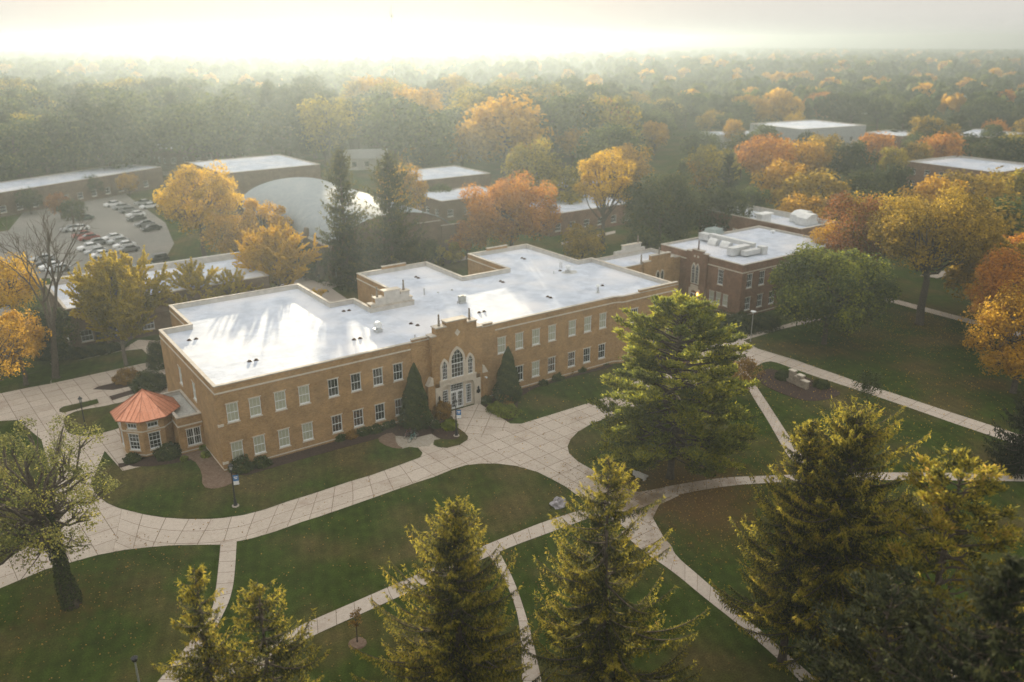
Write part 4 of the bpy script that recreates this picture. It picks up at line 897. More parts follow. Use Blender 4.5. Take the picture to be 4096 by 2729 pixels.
def ginkgo(H, Rr, base, seed, nb, leaf, dens, ang=.62, bot=.55, spread=.35):
    "upswept branches clothed in leaves along their length"
    rng = np.random.default_rng(seed); b = MB(); Q = []; T = []; tr = H*.014+.06
    b.tube([(0, 0, -.1), (0, 0, .4), *wobble((0, 0, .4), (0, 0, H*.93), rng, 5, .02)[1:]], [tr*1.3, tr, tr*.85, tr*.65, tr*.45, tr*.25, tr*.06], 7)
    for i in range(nb):
        f = (i+.5)/nb; z0 = base+(H*.86-base)*f**1.05; az = i*2.4+rng.uniform(-.4, .4)
        Ls = Rr*(1-f)**.55*rng.uniform(.75, 1.2)/math.sin(ang)*1.0+.5; an = ang*(1.25-.55*f)*rng.uniform(.8, 1.2)
        d = np.array([math.cos(az)*math.sin(an), math.sin(az)*math.sin(an), math.cos(an)]); p0 = np.array([0, 0, z0])
        if z0+d[2]*Ls > H: Ls = (H-z0)/d[2]
        ps = wobble(p0, p0+d*Ls, rng, 4, .05, -.08); w_ = tr*.32*(1-.5*f); b.tube(ps, [w_, w_*.8, w_*.55, w_*.35, w_*.1], 4, False)
        segs = [(np.array(ps[0]), np.array(ps[-1]), Ls)]
        for j in range(int(3+Ls*1.3)):
            t = rng.uniform(.2, .95); q0 = np.array(ps[0])*(1-t)+np.array(ps[-1])*t; q0[2] -= .08*Ls*4*t*(1-t)
            dd = d+rng.normal(size=3)*.55; dd[2] = abs(dd[2]); dd /= np.linalg.norm(dd); l2 = Ls*.3*rng.uniform(.5, 1.1)
            segs.append((q0, q0+dd*l2, l2)); b.tube([tuple(q0), tuple(q0+dd*l2)], [w_*.3, w_*.08], 3, False)
        tb = rng.uniform(-.2, .2)
        for k_, (a0, a1, l_) in enumerate(segs):
            n_ = int(l_*dens); t = rng.uniform(.12 if k_ else .25, 1.03, n_); c = a0+(a1-a0)*t[:, None]
            if k_ == 0: c[:, 2] -= .08*l_*4*t*(1-t)
            rdl = spread*(1.05-.6*t); o_ = rng.normal(size=(n_, 3))*.5*rdl[:, None]
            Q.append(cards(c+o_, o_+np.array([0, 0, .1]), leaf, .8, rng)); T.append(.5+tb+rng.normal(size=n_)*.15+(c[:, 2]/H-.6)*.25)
    return b, np.concatenate(Q), np.concatenate(T)

def spruce(H, Rr, seed, step=.42, per=7, card=.16, base=1.5, tw=.28, power=.85, hang=1.0, sparse=0.0, rise=.35, only_top=0.0, cones=.03, lmax=.62):
    "conifer: whorls of branches with hanging side shoots"
    rng = np.random.default_rng(seed); b = MB(); tr = H*.013+.05; q0s = []; q1s = []; wd = []; T = []
    b.tube([(0, 0, -.1), (0, 0, .5), (rng.normal()*.05, rng.normal()*.05, H*.5), (0, 0, H)], [tr*1.3, tr, tr*.62, .015], 7)
    z = base
    while z < H-.15:
        f = (z-base)/(H-base); Lm = Rr*(1-f)**power+.12
        for k in range(per if f < .93 else 4):
            if rng.uniform() < sparse: continue
            az = rng.uniform(0, 2*math.pi); Lb = Lm*rng.uniform(.45, 1.15)
            if f < .93 and rng.uniform() < .2: Lb *= 1.3
            s_up = rise*(f*1.8-.55)+rng.normal()*.08; curl = .28+.25*rng.uniform()
            nseg = max(4, int(Lb/.5)); pts = []
            dx, dy = math.cos(az), math.sin(az)
            zz0 = z+rng.uniform(-.15, .15)*step
            for i in range(nseg+1):
                t = i/nseg; h = zz0+Lb*(s_up*t - .32*t*(1-t)*(1-f)*1.6 + curl*.55*t**3*(1 if f < .85 else .5)); dd = math.sin(t*3+seed+k)*.04*Lb
                pts.append(np.array([dx*Lb*t-dy*dd, dy*Lb*t+dx*dd, h]))
            w_ = .018+.010*Lb; b.tube(pts, [w_*(1-.85*i/nseg) for i in range(nseg+1)], 4, False)
            nt_ = max(3, int(Lb/tw)); tb = rng.uniform(-.14, .14)
            for j in range(nt_):
                t = .12+.88*(j+rng.uniform(0, .8))/nt_; t = min(t, 1); x = t*nseg; i = min(int(x), nseg-1); p = pts[i]+(pts[i+1]-pts[i])*(x-i)
                for sd in (-1, 1):
                    l2 = min(lmax, .16+.26*(1-t)*Lb)*rng.uniform(.6, 1.25)*(.6+.4*(1-f))
                    fwd = .6+.3*t; dv = np.array([dx*fwd-dy*sd*.8, dy*fwd+dx*sd*.8, -.22*hang+rng.normal()*.12]); dv /= np.linalg.norm(dv)
                    e = p+dv*l2; m_ = max(2, int(l2/(card*.62))); u = np.linspace(0.05, 1, m_)[:, None]; pp = p+(e-p)*u
                    # foliage along the side shoot plus hanging shoots
                    q0s.append(pp-dv*.05); q1s.append(pp+dv*card*.9+rng.normal(size=pp.shape)*.04); wd += [card*.6]*m_; T += list(.16+tb+rng.normal(size=m_)*.11+.34*t+.16*u[:, 0])  # older needles darker inside; shaded interior and sunlit tips painted in too
                    hl = card*(.9+1.0*hang)*rng.uniform(.5, 1.2, m_)[:, None]
                    dn = np.concatenate([rng.normal(size=(m_, 2))*.22, -np.ones((m_, 1))], 1)
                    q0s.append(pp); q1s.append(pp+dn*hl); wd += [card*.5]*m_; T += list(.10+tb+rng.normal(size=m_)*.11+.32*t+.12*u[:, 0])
                if rng.uniform() < cones*3 and t > .5:
                    q0s.append(p[None]-np.array([[0, 0, .03]])); q1s.append(p[None]-np.array([[0, 0, .22]])); wd += [.07]; T += [1.0]
            n_ = 5; u = rng.uniform(.7, 1, n_)[:, None]; pe = pts[-1]+(pts[-1]-pts[-2])*0; q0s.append(np.repeat(pe[None], n_, 0)); q1s.append(pe+rng.normal(size=(n_, 3))*card*.8+np.array([dx, dy, .5])*card); wd += [card*.4]*n_; T += [.6]*n_
        z += step*(1 if f < .8 else .7)
    q0 = np.concatenate(q0s); q1 = np.concatenate(q1s)
    return b, strips(q0, q1, np.array(wd), rng), np.array(T)

def pine(H, Rr, seed, card=.34, base=3, nb=95, dens=26, prof=None):
    "soft-needled pine: tiers of long boughs ending in upturned plumes"
    rng = np.random.default_rng(seed); b = MB(); tr = .36; Q = []; T = []
    b.tube([(0, 0, -.1), (0, 0, .6), (.1, .05, H*.4), (-.1, .1, H*.7), (0, 0, H*.98)], [tr*1.4, tr, tr*.75, tr*.42, .03], 8)
    for i in range(nb):
        f = (i+.5)/nb; z0 = base+(H-.6-base)*f; az = i*2.399+rng.uniform(-.5, .5)
        pr_ = (prof(f) if prof else (1-f)**.6); Lb = Rr*pr_*rng.uniform(.62, 1.22)+.5
        up_ = -.12+.75*f**2; dx, dy = math.cos(az), math.sin(az); ns = 6; pts = []
        for k in range(ns+1): t = k/ns; pts.append(np.array([dx*Lb*t+rng.normal()*.08, dy*Lb*t+rng.normal()*.08, z0+Lb*(up_*t+.16*t*t)]))
        w_ = .035+.016*Lb; b.tube(pts, [w_*(1-.85*k/ns) for k in range(ns+1)], 5, False)
        tb = rng.uniform(-.18, .18); nsh = int(5+Lb*2.6)
        for j in range(nsh):
            t = rng.uniform(.28, 1)**.75; x = t*ns; k = min(int(x), ns-1); p = pts[k]+(pts[k+1]-pts[k])*(x-k)
            sd = rng.choice([-1, 1]); l2 = (.35+.36*Lb*(1.05-t))*rng.uniform(.5, 1.1)
            dv = np.array([dx*.8-dy*sd*rng.uniform(.3, 1.1), dy*.8+dx*sd*rng.uniform(.3, 1.1), .22+rng.normal()*.12]); dv /= np.linalg.norm(dv); e = p+dv*l2
            b.tube([tuple(p), tuple(e)], [w_*.3, w_*.1], 3, False)
            n_ = int(dens*(l2+.4)); u = rng.uniform(.15, 1.1, n_)[:, None]; c = p+(e-p)*u+rng.normal(size=(n_, 3))*np.array([.17, .17, .09])
            rd = rng.normal(size=(n_, 3)); rd[:, 2] = np.abs(rd[:, 2])*.8+.15; rd += dv*.8; rd /= np.linalg.norm(rd, axis=1, keepdims=True)
            Q.append(strips(c, c+rd*card*rng.uniform(.6, 1.2, n_)[:, None], card*.30, rng)); T.append(.5+tb+rng.normal(size=n_)*.15+.12*(u[:, 0]-.5))
    return b, np.concatenate(Q), np.concatenate(T)

def bare_tree(H, seed, tr, spread=.5, levels=5, lean=(0, 0), first=.3, nsplit=(2, 4)):
    rng = np.random.default_rng(seed); b = MB(); tips = []
    def grow(p, d, L_, r, lv):
        ps = [p]; dd = d.copy()
        for i in range(3): dd = dd+rng.normal(size=3)*.10; dd[2] += .03; dd /= np.linalg.norm(dd); ps.append(ps[-1]+dd*L_/3)
        b.tube(ps, [r, r*.88, r*.76, r*.62], 7 if lv > 3 else (5 if lv > 1 else 3), False)
        if lv == 0: tips.append(ps[-1]); return
        for k in range(rng.integers(*nsplit)+(1 if lv < 3 else 0)):
            nd = dd+rng.normal(size=3)*spread*(1.0 if k else .45); nd[2] = max(nd[2], -.25); nd /= np.linalg.norm(nd)
            st = ps[-1] if k < 2 else ps[2]
            grow(st, nd, L_*rng.uniform(.62, .85), r*(.62 if k else .68)*rng.uniform(.8, 1), lv-1)
    d0 = np.array([lean[0], lean[1], 1.0]); d0 /= np.linalg.norm(d0)
    b.tube([(0, 0, -.1), (0, 0, .15)], [tr*1.6, tr*1.15], 8, False)
    grow(np.array([0, 0, .1]), d0, H*first, tr, levels)
    return b, np.array(tips)

def shell(kind, a, c, H, seed, count, leaf):
    "clipped or naturally rounded shrub; kind cone or ball"
    rng = np.random.default_rng(seed); n = count
    if kind == 'cone':
        t = rng.uniform(0, 1, n)**.75; th = rng.uniform(0, 2*math.pi, n); lump = 1+.10*np.sin(th*5+seed)+.08*np.sin(t*18+th*2)
        r = a*np.clip((1-t), 0, 1)**.75*lump*rng.uniform(.8, 1.06, n)*np.minimum(1, .75+t*2.5)
        p = np.stack([r*np.cos(th), r*np.sin(th), .1+t*(H-.1)], 1); nr = np.stack([np.cos(th), np.sin(th), np.full(n, .45)], 1)
    else:
        d = rng.normal(size=(n, 3)); d /= np.linalg.norm(d, axis=1, keepdims=True); d[:, 2] = np.abs(d[:, 2]*1.0)
        lump = 1+.16*np.sin(d[:, 0]*6+seed)*np.cos(d[:, 1]*5)+.10*np.sin(d[:, 2]*9+seed)
        p = d*np.array([a, c, H])*(lump*rng.uniform(.72, 1.05, n))[:, None]; p[:, 2] += .05; nr = d
    return cards(p, nr, leaf, .8, rng), .5+rng.normal(size=n)*.18+.15*np.sin(p[:, 0]*4+p[:, 2]*5+seed)

# ---- foliage colours (leaf albedo, with sun or shade put into some needles)
def LM(n, cols, **k): return leaf_mat(n, cols, **k)
F_OLIVE = LM('olive_needles', [(.014, .019, .006), (.055, .064, .012), (.36, .30, .024), (.46, .28, .06)], trans=.55)  # sunlight on the shoot tips put into the gold end
F_PINE = LM('pine_needles', [(.022, .036, .010), (.15, .175, .022), (.52, .47, .035)], trans=.58)
F_DARK = LM('dark_needles', [(.016, .024, .011), (.036, .048, .018), (.09, .095, .028)], trans=.25)
F_SPR = LM('back_spruce_needles', [(.018, .026, .010), (.05, .06, .018), (.24, .19, .03)], trans=.45)
F_SHADED = LM('shaded_needles', [(.010, .014, .007), (.022, .030, .011), (.075, .075, .018)], trans=.25)  # darker needle copy: shade of the near corner trees painted into its colour
F_GOLD = LM('golden_leaves', [(.24, .15, .010), (.62, .39, .016), (.80, .54, .03)], trans=.55)
F_AMBER = LM('amber_leaves', [(.18, .10, .010), (.48, .27, .016), (.66, .40, .03)], trans=.52)
F_ORANGE = LM('orange_leaves', [(.16, .060, .014), (.46, .19, .020), (.62, .31, .03)], trans=.5)
F_RUST = LM('rust_leaves', [(.11, .045, .014), (.28, .105, .020), (.40, .18, .03)], trans=.45)
F_YGREEN = LM('yellow_green_leaves', [(.08, .075, .010), (.27, .22, .015), (.55, .40, .025)], trans=.5)
F_GREEN = LM('green_leaves', [(.024, .040, .010), (.060, .088, .018), (.16, .17, .03)], trans=.42)
F_DGREEN = LM('deep_green_leaves', [(.016, .026, .008), (.036, .052, .013), (.11, .11, .02)], trans=.35)
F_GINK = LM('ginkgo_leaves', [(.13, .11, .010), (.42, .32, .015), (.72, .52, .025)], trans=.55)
F_LOCUST = LM('locust_leaves', [(.095, .070, .010), (.30, .205, .018), (.52, .34, .028)], trans=.5)
F_SOFT = LM('soft_green_leaves', [(.030, .046, .012), (.088, .115, .022), (.33, .34, .03)], trans=.5)
F_PALE = LM('pale_olive_leaves', [(.06, .065, .022), (.17, .18, .045), (.40, .35, .07)], trans=.45)
F_ARB = LM('arborvitae_scales', [(.022, .030, .010), (.046, .062, .016), (.09, .10, .025)], trans=.15)
F_SHRUB = LM('shrub_leaves', [(.020, .030, .010), (.050, .066, .018), (.11, .12, .03)], trans=.25)
F_SHRUBY = LM('yellow_shrub_leaves', [(.06, .08, .012), (.15, .18, .025), (.28, .30, .04)], trans=.3)
F_SHRUBO = LM('russet_shrub_leaves', [(.10, .06, .02), (.24, .14, .035), (.36, .21, .05)], trans=.3)

def plant(name, label, cat, pos, gen, leafm, bark=BARK, group=None, rz=0, crown='crown', scale=None):
    t = thing(name, label, cat, (pos[0], pos[1], 0), group, rz); local(t)
    b, q, tt = gen
    if b: o = b.out('trunk', bark, t, smooth=True)
    me = quad_mesh(crown, q, tt, leafm); put(crown, me, t)
    if scale: t.scale = scale
    return t

# ---- the four dark-to-golden spruces in the foreground
def sp(u, v, H): q = P(u, v, H); return (q.x, q.y)
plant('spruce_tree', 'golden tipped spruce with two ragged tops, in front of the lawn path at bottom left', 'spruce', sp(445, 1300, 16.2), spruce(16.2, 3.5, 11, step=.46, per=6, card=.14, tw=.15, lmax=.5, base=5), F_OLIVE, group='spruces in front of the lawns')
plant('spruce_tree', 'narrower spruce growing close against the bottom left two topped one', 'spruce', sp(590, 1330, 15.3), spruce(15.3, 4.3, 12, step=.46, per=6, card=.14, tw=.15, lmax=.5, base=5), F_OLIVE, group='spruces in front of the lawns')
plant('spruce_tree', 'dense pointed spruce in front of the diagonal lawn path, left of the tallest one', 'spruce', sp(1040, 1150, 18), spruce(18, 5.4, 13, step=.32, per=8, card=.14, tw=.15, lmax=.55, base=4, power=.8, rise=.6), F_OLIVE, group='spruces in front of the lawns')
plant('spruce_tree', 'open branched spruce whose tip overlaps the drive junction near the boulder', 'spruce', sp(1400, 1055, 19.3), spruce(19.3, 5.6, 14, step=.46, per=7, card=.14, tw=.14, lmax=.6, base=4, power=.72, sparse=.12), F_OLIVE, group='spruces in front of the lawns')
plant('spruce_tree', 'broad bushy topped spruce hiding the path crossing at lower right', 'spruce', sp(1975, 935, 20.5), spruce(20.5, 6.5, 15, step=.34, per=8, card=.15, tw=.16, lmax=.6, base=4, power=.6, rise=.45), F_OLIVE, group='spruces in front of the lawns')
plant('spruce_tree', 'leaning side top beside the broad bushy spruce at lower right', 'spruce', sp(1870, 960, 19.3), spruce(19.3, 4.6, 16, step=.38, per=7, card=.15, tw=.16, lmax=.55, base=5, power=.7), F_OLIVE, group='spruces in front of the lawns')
# trees closest to the drone at the lower right
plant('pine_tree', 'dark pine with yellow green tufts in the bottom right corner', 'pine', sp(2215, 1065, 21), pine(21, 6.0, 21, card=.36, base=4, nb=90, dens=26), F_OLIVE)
plant('spruce_tree', 'deep shaded spruce filling the corner nearest the camera', 'spruce', sp(2330, 1280, 22), spruce(22, 5.8, 22, step=.5, per=8, card=.24, base=6, tw=.34, lmax=.9), F_SHADED)
plant('pine_tree', 'low dark pine in front of the bushy spruce along the bottom edge', 'pine', sp(2060, 1330, 17), pine(17, 4.8, 23, card=.38, base=3, nb=70, dens=22), F_SHADED)
plant('spruce_tree', 'black green conifer cut off by the right edge of the lawn', 'spruce', (lambda q: (q.x, q.y))(P(2350, 1085, 0)), spruce(12, 4.2, 24, step=.5, per=8, card=.24, base=1, tw=.34), F_SHADED)

# ---- big pine on the island before the long hall
pb_ = P(1540, 1098)
plant('pine_tree', 'huge spreading pine with sunlit golden top on the round lawn before the hall', 'pine', pb_, pine(18.8, 7.6, 31, card=.42, base=2.4, nb=150, dens=28, prof=lambda f: (.80+.40*math.sin(f*math.pi*.8))*(1-f)**.5), F_PINE)
# ---- large individual broadleaf trees
def bl(name, label, cat, base, top, Rr, seed, count, leaf, m, bfrac=.25, bark=BARK, group=None, **k):
    q = P(*base); H = top_h(q, *top)
    return plant(name, label, cat, q, broadleaf(H, Rr, H*bfrac, seed, count, leaf, **k), m, bark, group)
bl('round_tree', 'rounded soft green tree on the grass beside the red brick hall', 'tree', (1893, 790), (1905, 562), 10.2, 41, 36000, .36, F_SOFT, .10, lobes=34, lobe_r=.36)
bl('honey_locust', 'wide yellow green honey locust with a thick dark trunk on the right lawn', 'tree', (2112, 745), (2105, 418), 11.5, 42, 30000, .34, F_LOCUST, .30, lobes=42, lobe_r=.30, flat=.8, fork=.30, trunk_r=.6)
bl('honey_locust', 'golden honey locust crown spreading behind the round green tree', 'tree', (2010, 690), (1960, 440), 8.8, 43, 15000, .36, F_LOCUST, .28, lobes=26, lobe_r=.32, fork=.3)
bl('maple_tree', 'rust red maple rising behind the roof of the red brick hall', 'maple', (1945, 690), (1945, 428), 6.2, 44, 9000, .34, F_RUST, .2, lobes=16)
bl('maple_tree', 'amber maple at the far end of the red brick hall roof', 'maple', (1905, 665), (1885, 510), 4.6, 45, 7000, .34, F_AMBER, .15, lobes=14)
bl('maple_tree', 'broad orange maple directly behind the long hall', 'maple', (1175, 600), (1180, 390), 11.6, 46, 26000, .40, F_ORANGE, .12, lobes=36, lobe_r=.33)
bl('maple_tree', 'small orange bush like maple at the left foot of the broad orange maple', 'maple', (1075, 600), (1085, 500), 4.2, 47, 6000, .36, F_ORANGE, .15, lobes=12)
bl('slender_tree', 'slender golden tree with bare forked lower limbs on the back lawn', 'tree', (1384, 575), (1385, 328), 7.2, 48, 10500, .36, F_GOLD, .34, lobes=22, lobe_r=.27, fork=.22, bark=BARK)
bl('oak_tree', 'dark green oak standing between the golden tree and the red brick hall', 'oak', (1512, 600), (1510, 378), 9.2, 49, 20000, .38, F_DGREEN, .12, lobes=30, lobe_r=.33)
bl('round_tree', 'olive gold round tree showing above the orange maple', 'tree', (1222, 500), (1218, 318), 8.2, 50, 9000, .5, F_YGREEN, .2, lobes=18)
bl('round_tree', 'hazy amber tree just behind the slender golden tree', 'tree', (1440, 480), (1440, 318), 6.5, 51, 6000, .5, F_AMBER, .2, lobes=14)
bl('poplar_tree', 'tall golden cottonwood beside the parking lot', 'tree', (470, 590), (470, 362), 10.2, 52, 17000, .42, F_GOLD, .16, lobes=30, lobe_r=.28, fork=.25)
bl('poplar_tree', 'smaller golden tree in front of the barrel roofed hall', 'tree', (612, 600), (622, 444), 6.6, 53, 9000, .38, F_AMBER, .2, lobes=16, lobe_r=.3)
bl('poplar_tree', 'low orange tree at the foot of the golden cottonwood', 'tree', (545, 620), (540, 478), 6.2, 54, 7000, .38, F_AMBER, .1, lobes=16)
def gk(label, base, top, Rr, seed, nb, dens, m, **k):
    q = P(*base); H = top_h(q, *top)
    return plant('ginkgo_tree', label, 'ginkgo', q, ginkgo(H, Rr, H*.18, seed, nb, .22, dens, **k), m, BARKG, 'ginkgo trees behind the long hall')
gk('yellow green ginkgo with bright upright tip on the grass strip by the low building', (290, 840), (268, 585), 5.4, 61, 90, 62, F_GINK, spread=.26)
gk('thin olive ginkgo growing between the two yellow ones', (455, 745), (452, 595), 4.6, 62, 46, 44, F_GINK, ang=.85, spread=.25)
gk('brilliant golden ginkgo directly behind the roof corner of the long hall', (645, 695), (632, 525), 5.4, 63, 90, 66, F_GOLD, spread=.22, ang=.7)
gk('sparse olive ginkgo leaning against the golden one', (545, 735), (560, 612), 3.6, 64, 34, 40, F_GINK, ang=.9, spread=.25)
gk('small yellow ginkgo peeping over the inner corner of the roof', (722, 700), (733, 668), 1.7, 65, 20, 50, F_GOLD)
# spruces by the barrel-roofed hall
for lab, ba, to, Rr, sd in (('tall dark spruce standing left of its twin before the barrel roofed hall', (800, 655), (795, 340), 5.0, 71), ('tall dark spruce standing right of its twin before the barrel roofed hall', (905, 660), (903, 350), 7.4, 72)):
    q = P(*ba); H = top_h(q, *to)
    plant('spruce_tree', lab, 'spruce', q, spruce(H, Rr, sd, step=.7, lmax=1.3, per=8, card=.38, base=.5, tw=.55, cones=0, hang=.8, power=.6 if sd == 72 else .5, rise=.2), F_SPR, group='pair of tall spruces')
bl('round_tree', 'amber tree glowing behind the right one of the tall spruces', 'tree', (925, 560), (905, 352), 6.0, 73, 7000, .5, F_AMBER, .15, lobes=14)
for i, (ba, to, Rr, lab) in enumerate([((850, 640), (850, 545), 5, 'shaded brown green thicket tree below the left spruce'), ((960, 630), (965, 545), 5.5, 'shaded thicket tree below the right spruce'), ((1020, 610), (1030, 545), 5, 'olive thicket tree between the right spruce and the maple'), ((735, 635), (730, 580), 2.6, 'small dark yew against the barrel hall wall'), ((700, 640), (705, 560), 3, 'dark shrub like tree beside the golden ginkgo')]):
    bl('thicket_tree', lab, 'tree', ba, to, Rr, 80+i, 7000, .36, F_DGREEN if i != 2 else F_YGREEN, .03, lobes=14, lobe_r=.45)

# bare tree at the left and the big shaded tree in front of it
q = P(128, 869); H = top_h(q, 60, 445)
t = thing('bare_tree', 'tall leafless tree with dark spreading limbs left of the low brick building', 'tree', (q.x, q.y, 0)); local(t)
b, tips = bare_tree(H*.92, 6, .50, spread=.40, levels=5, lean=(.02, -.02), first=.30, nsplit=(2, 4)); b.out('trunk', BARK, t, smooth=True)
q = P(-25, 985); H = 14.5
t = thing('autumn_tree', 'sparse tree with scattered orange leaves reaching over the paving at the left edge', 'tree', (q.x, q.y, 0)); local(t)
b, lq, lt = broadleaf(H, 7.0, 4.0, 108, 4200, .22, lobes=34, lobe_r=.22, trunk_r=.3, fork=.3, off=(1.0, .5), inner=.02, vis=1); b.out('trunk', BARK, t, smooth=True)
put('crown', quad_mesh('crown', lq, lt, F_AMBER), t)
q = P(165, 1392); H = top_h(q, 75, 945)
t = thing('ivy_clad_tree', 'massive dark trunked tree with thin pale green foliage at the lower left', 'tree', (q.x, q.y, 0)); local(t)
b, lq, lt = broadleaf(H*1.0, 7.6, H*.15, 27, 17000, .16, lobes=54, lobe_r=.18, trunk_r=.52, fork=.34, off=(-.8, 1.2), inner=.05, vis=1); b.out('trunk', BARK, t, smooth=True)
put('crown', quad_mesh('crown', lq, lt, F_PALE), t)
rng = np.random.default_rng(4); n_ = 7000; th = rng.uniform(0, 6.28, n_); zz = rng.uniform(0, 8.5, n_)**1.0; rv = (.70-.035*zz)*(1+.16*np.sin(zz*1.3+th*2)+.10*np.sin(th*3+zz*2))*rng.uniform(.8, 1.1, n_); pv = np.stack([np.cos(th)*rv-.04*zz, np.sin(th)*rv+.06*zz, zz], 1)
put('ivy', quad_mesh('ivy', cards(pv, np.stack([np.cos(th), np.sin(th), th*0], 1), .14, .8, rng), rng.uniform(0, .9, n_), F_SHRUB), t)

# small trees on the lawns
def little(label, base, top, Rr, seed, cnt, m, leaf=.16, name='sapling', **k):
    q = P(*base); H = top_h(q, *top); return plant(name, label, 'sapling', q, broadleaf(H, Rr, H*.28, seed, cnt, leaf, lobes=9, lobe_r=.5, trunk_r=.05, **k), m)
little('young thin leaved sapling beside the long diagonal path', rr(6, 1290, 1225), rr(6, 1310, 985), 1.7, 91, 1500, F_SHRUB, .2)
sq = P(*rr(8, 218, 1308)); little('newly planted brown sapling in a mulch ring between the front spruces', rr(8, 218, 1308), rr(8, 188, 1040), .55, 92, 320, F_SHRUBO, .13)
b = MB(); b.lathe((sq.x, sq.y, 0), [(.7, .0), (.62, .09), (.2, .14)], 12); tag(b.out('mulch_ring', MULCH2), 'round mulch ring under the newly planted sapling', 'mulch ring')
little('reddish leaved small tree at the right foot of the spreading pine', (1690, 925), (1690, 820), 2.6, 93, 3800, F_SHRUBO, .24, name='small_tree')
little('small dark green fir like shrub tree on the left of the round lawn', rr(5, 2050, 1500), rr(5, 1815, 1270), 1.8, 94, 1800, F_SHRUB, .2, name='small_tree')

# shrubs
def shrub(label, u, v, a, H, seed, m=F_SHRUB, kind='ball', c=None, cnt=None, name='shrub', z=0.06):
    q = P(u, v); qq, tt = shell(kind, a, c or a, H, seed, cnt or int(900*(a+.4)*(H+.4)), .17)
    o = put(name, quad_mesh(name, qq, tt, m), None); o.location = (q.x, q.y, z); tag(o, label, name.replace('_', ' '), None); return o
D5 = lambda a, b_: rr(5, a, b_)
for lab, p, a, H, sd in (('tall cone shaped arborvitae left of the gothic entrance', (21.6, -1.9), 2.0, 7.9, 1), ('tall cone shaped arborvitae right of the gothic entrance', (34.6, -1.9), 1.85, 7.1, 2)):
    qq, tt = shell('cone', a, a, H, sd, 15000, .20); t = thing('arborvitae', lab, 'arborvitae', (p[0], p[1], 0), 'pair of arborvitae by the entrance'); local(t)
    put('crown', quad_mesh('crown', qq, tt, F_ARB), t); b = MB(); b.tube([(0, 0, -.05), (0, 0, 5)], [.16, .04], 6); b.out('trunk', BARK, t)
shrub('russet shrub beside the lamp post left of the doors', *D5(790, 1290), 1.15, 1.9, 3, F_SHRUBO)
shrub('bright green shrub at the foot of the lamp post left of the doors', *D5(840, 1370), 1.0, 1.0, 4, F_SHRUBY)
shrub('small dark green shrub left of the russet one by the doors', *D5(745, 1365), .6, .8, 5)
shrub('low wide bright green shrub right of the entrance walk', *D5(1230, 1275), 1.5, 1.0, 6, F_SHRUBY)
shrub('bright green shrub nearest the entrance walk on its right side', *D5(1150, 1250), 1.1, .9, 8, F_SHRUBY)
shrub('golden brown shrub behind the bright green ones right of the walk', *D5(1215, 1195), 1.0, 1.3, 7, F_SHRUBO)
shrub('clipped dark shrub against the wall right of the doors', *D5(1085, 1195), .7, .9, 9)
shrub('dark green yew in front of the octagonal pavilion', *rr(7, 1140, 45), 1.6, 1.3, 10)
shrub('small yew at the left corner of the octagonal pavilion', *rr(7, 890, 85), .9, .8, 11)
shrub('rounded shrub by the near corner of the long hall behind the lamp post', *rr(7, 1625, 140), 1.3, 1.3, 12)
shrub('second rounded shrub along the wall right of the corner lamp post', *rr(7, 1760, 110), 1.0, .8, 13)
shrub('lime green shrub tuft in the bed beside the pavilion', *rr(4, 1385, 1560), .5, .6, 14, F_SHRUBY)
shrub('upper lime green shrub tuft in the bed beside the pavilion', *rr(4, 1362, 1545-35), .45, .55, 15, F_SHRUBY)
shrub('tiny yellowing tuft left of the lime green ones', *rr(7, 1240, 80), .4, .45, 16, F_SHRUBY)
shrub('large dark green shrub beside the west wall of the long hall', *rr(4, 1010, 1100), 2.4, 2.2, 17, F_SHRUB)
shrub('reddish dark shrub behind the large green one by the west wall', *rr(4, 860, 1050), 1.8, 1.5, 18, F_SHRUBO)
shrub('ivy dark hedge shrub at the back corner of the west wall', *rr(4, 1065, 960), 1.3, 3.6, 19)
for i, (u, v, a) in enumerate([(250, 1405, 1.0), (170, 1425, .9), (330, 1385, 1.1), (420, 1350, 1.0), (100, 1445, .7)]):
    shrub(['low dark shrub under the lit windows of the long hall', 'reddish low shrub left of the others below the lit windows', 'wide low shrub nearest the bicycles', 'low shrub touching the left arborvitae', 'small shrub furthest left below the lit windows'][i], *D5(u, v), a, .75, 30+i, F_SHRUBO if i == 1 else F_SHRUB)
shrub('yellowing climber shrub against the wall between two ground floor windows', 748, 960, 1.3, 2.6, 37, LM('yellowing_leaves', [(.05, .05, .015), (.13, .11, .025), (.22, .17, .03)]))
for i, (u, v) in enumerate([(1470, 1075), (1640, 1000), (1720, 985), (1560, 1040), (1860, 930), (1960, 900)]):
    shrub(['tiny shrub below the third ground floor window right of the entrance', 'small reddish shrub midway along the right wing', 'dark shrub right of the reddish one along the wing', 'low shrub left of the reddish one along the wing', 'dark shrub under the right wing near the pine', 'shrub hidden against the wing behind the pine'][i], *D5(u, v), .6+.1*i, .55+.06*i, 40+i, F_SHRUBO if i in (1,) else F_SHRUB)
shrub('large rounded green shrub before the red brick hall', *rr(6, 290, 690), 2.6, 2.2, 50, F_SHRUB)
shrub('dark olive shrub under the corner of the red brick hall', *rr(6, 450, 700), 3.0, 2.4, 51, F_DGREEN)
shrub('dark olive shrub between the pole lamp and the round tree', *rr(6, 600, 690), 2.6, 1.9, 52, F_DGREEN)
shrub('small shrub left of the stone sign', *rr(6, 730, 1035), 1.0, 1.1, 53, F_SHRUB); shrub('small shrub right of the stone sign', *rr(6, 990, 1090), 1.1, .9, 54, F_SHRUB)
shrub('low shrub bordering the wall of the low dark building', *rr(4, 640, 870), 4.5, 1.3, 55, F_DGREEN, c=1.4); shrub('second low shrub bordering the low dark building', *rr(4, 400, 890), 3.0, 1.6, 56, F_DGREEN, c=1.6)

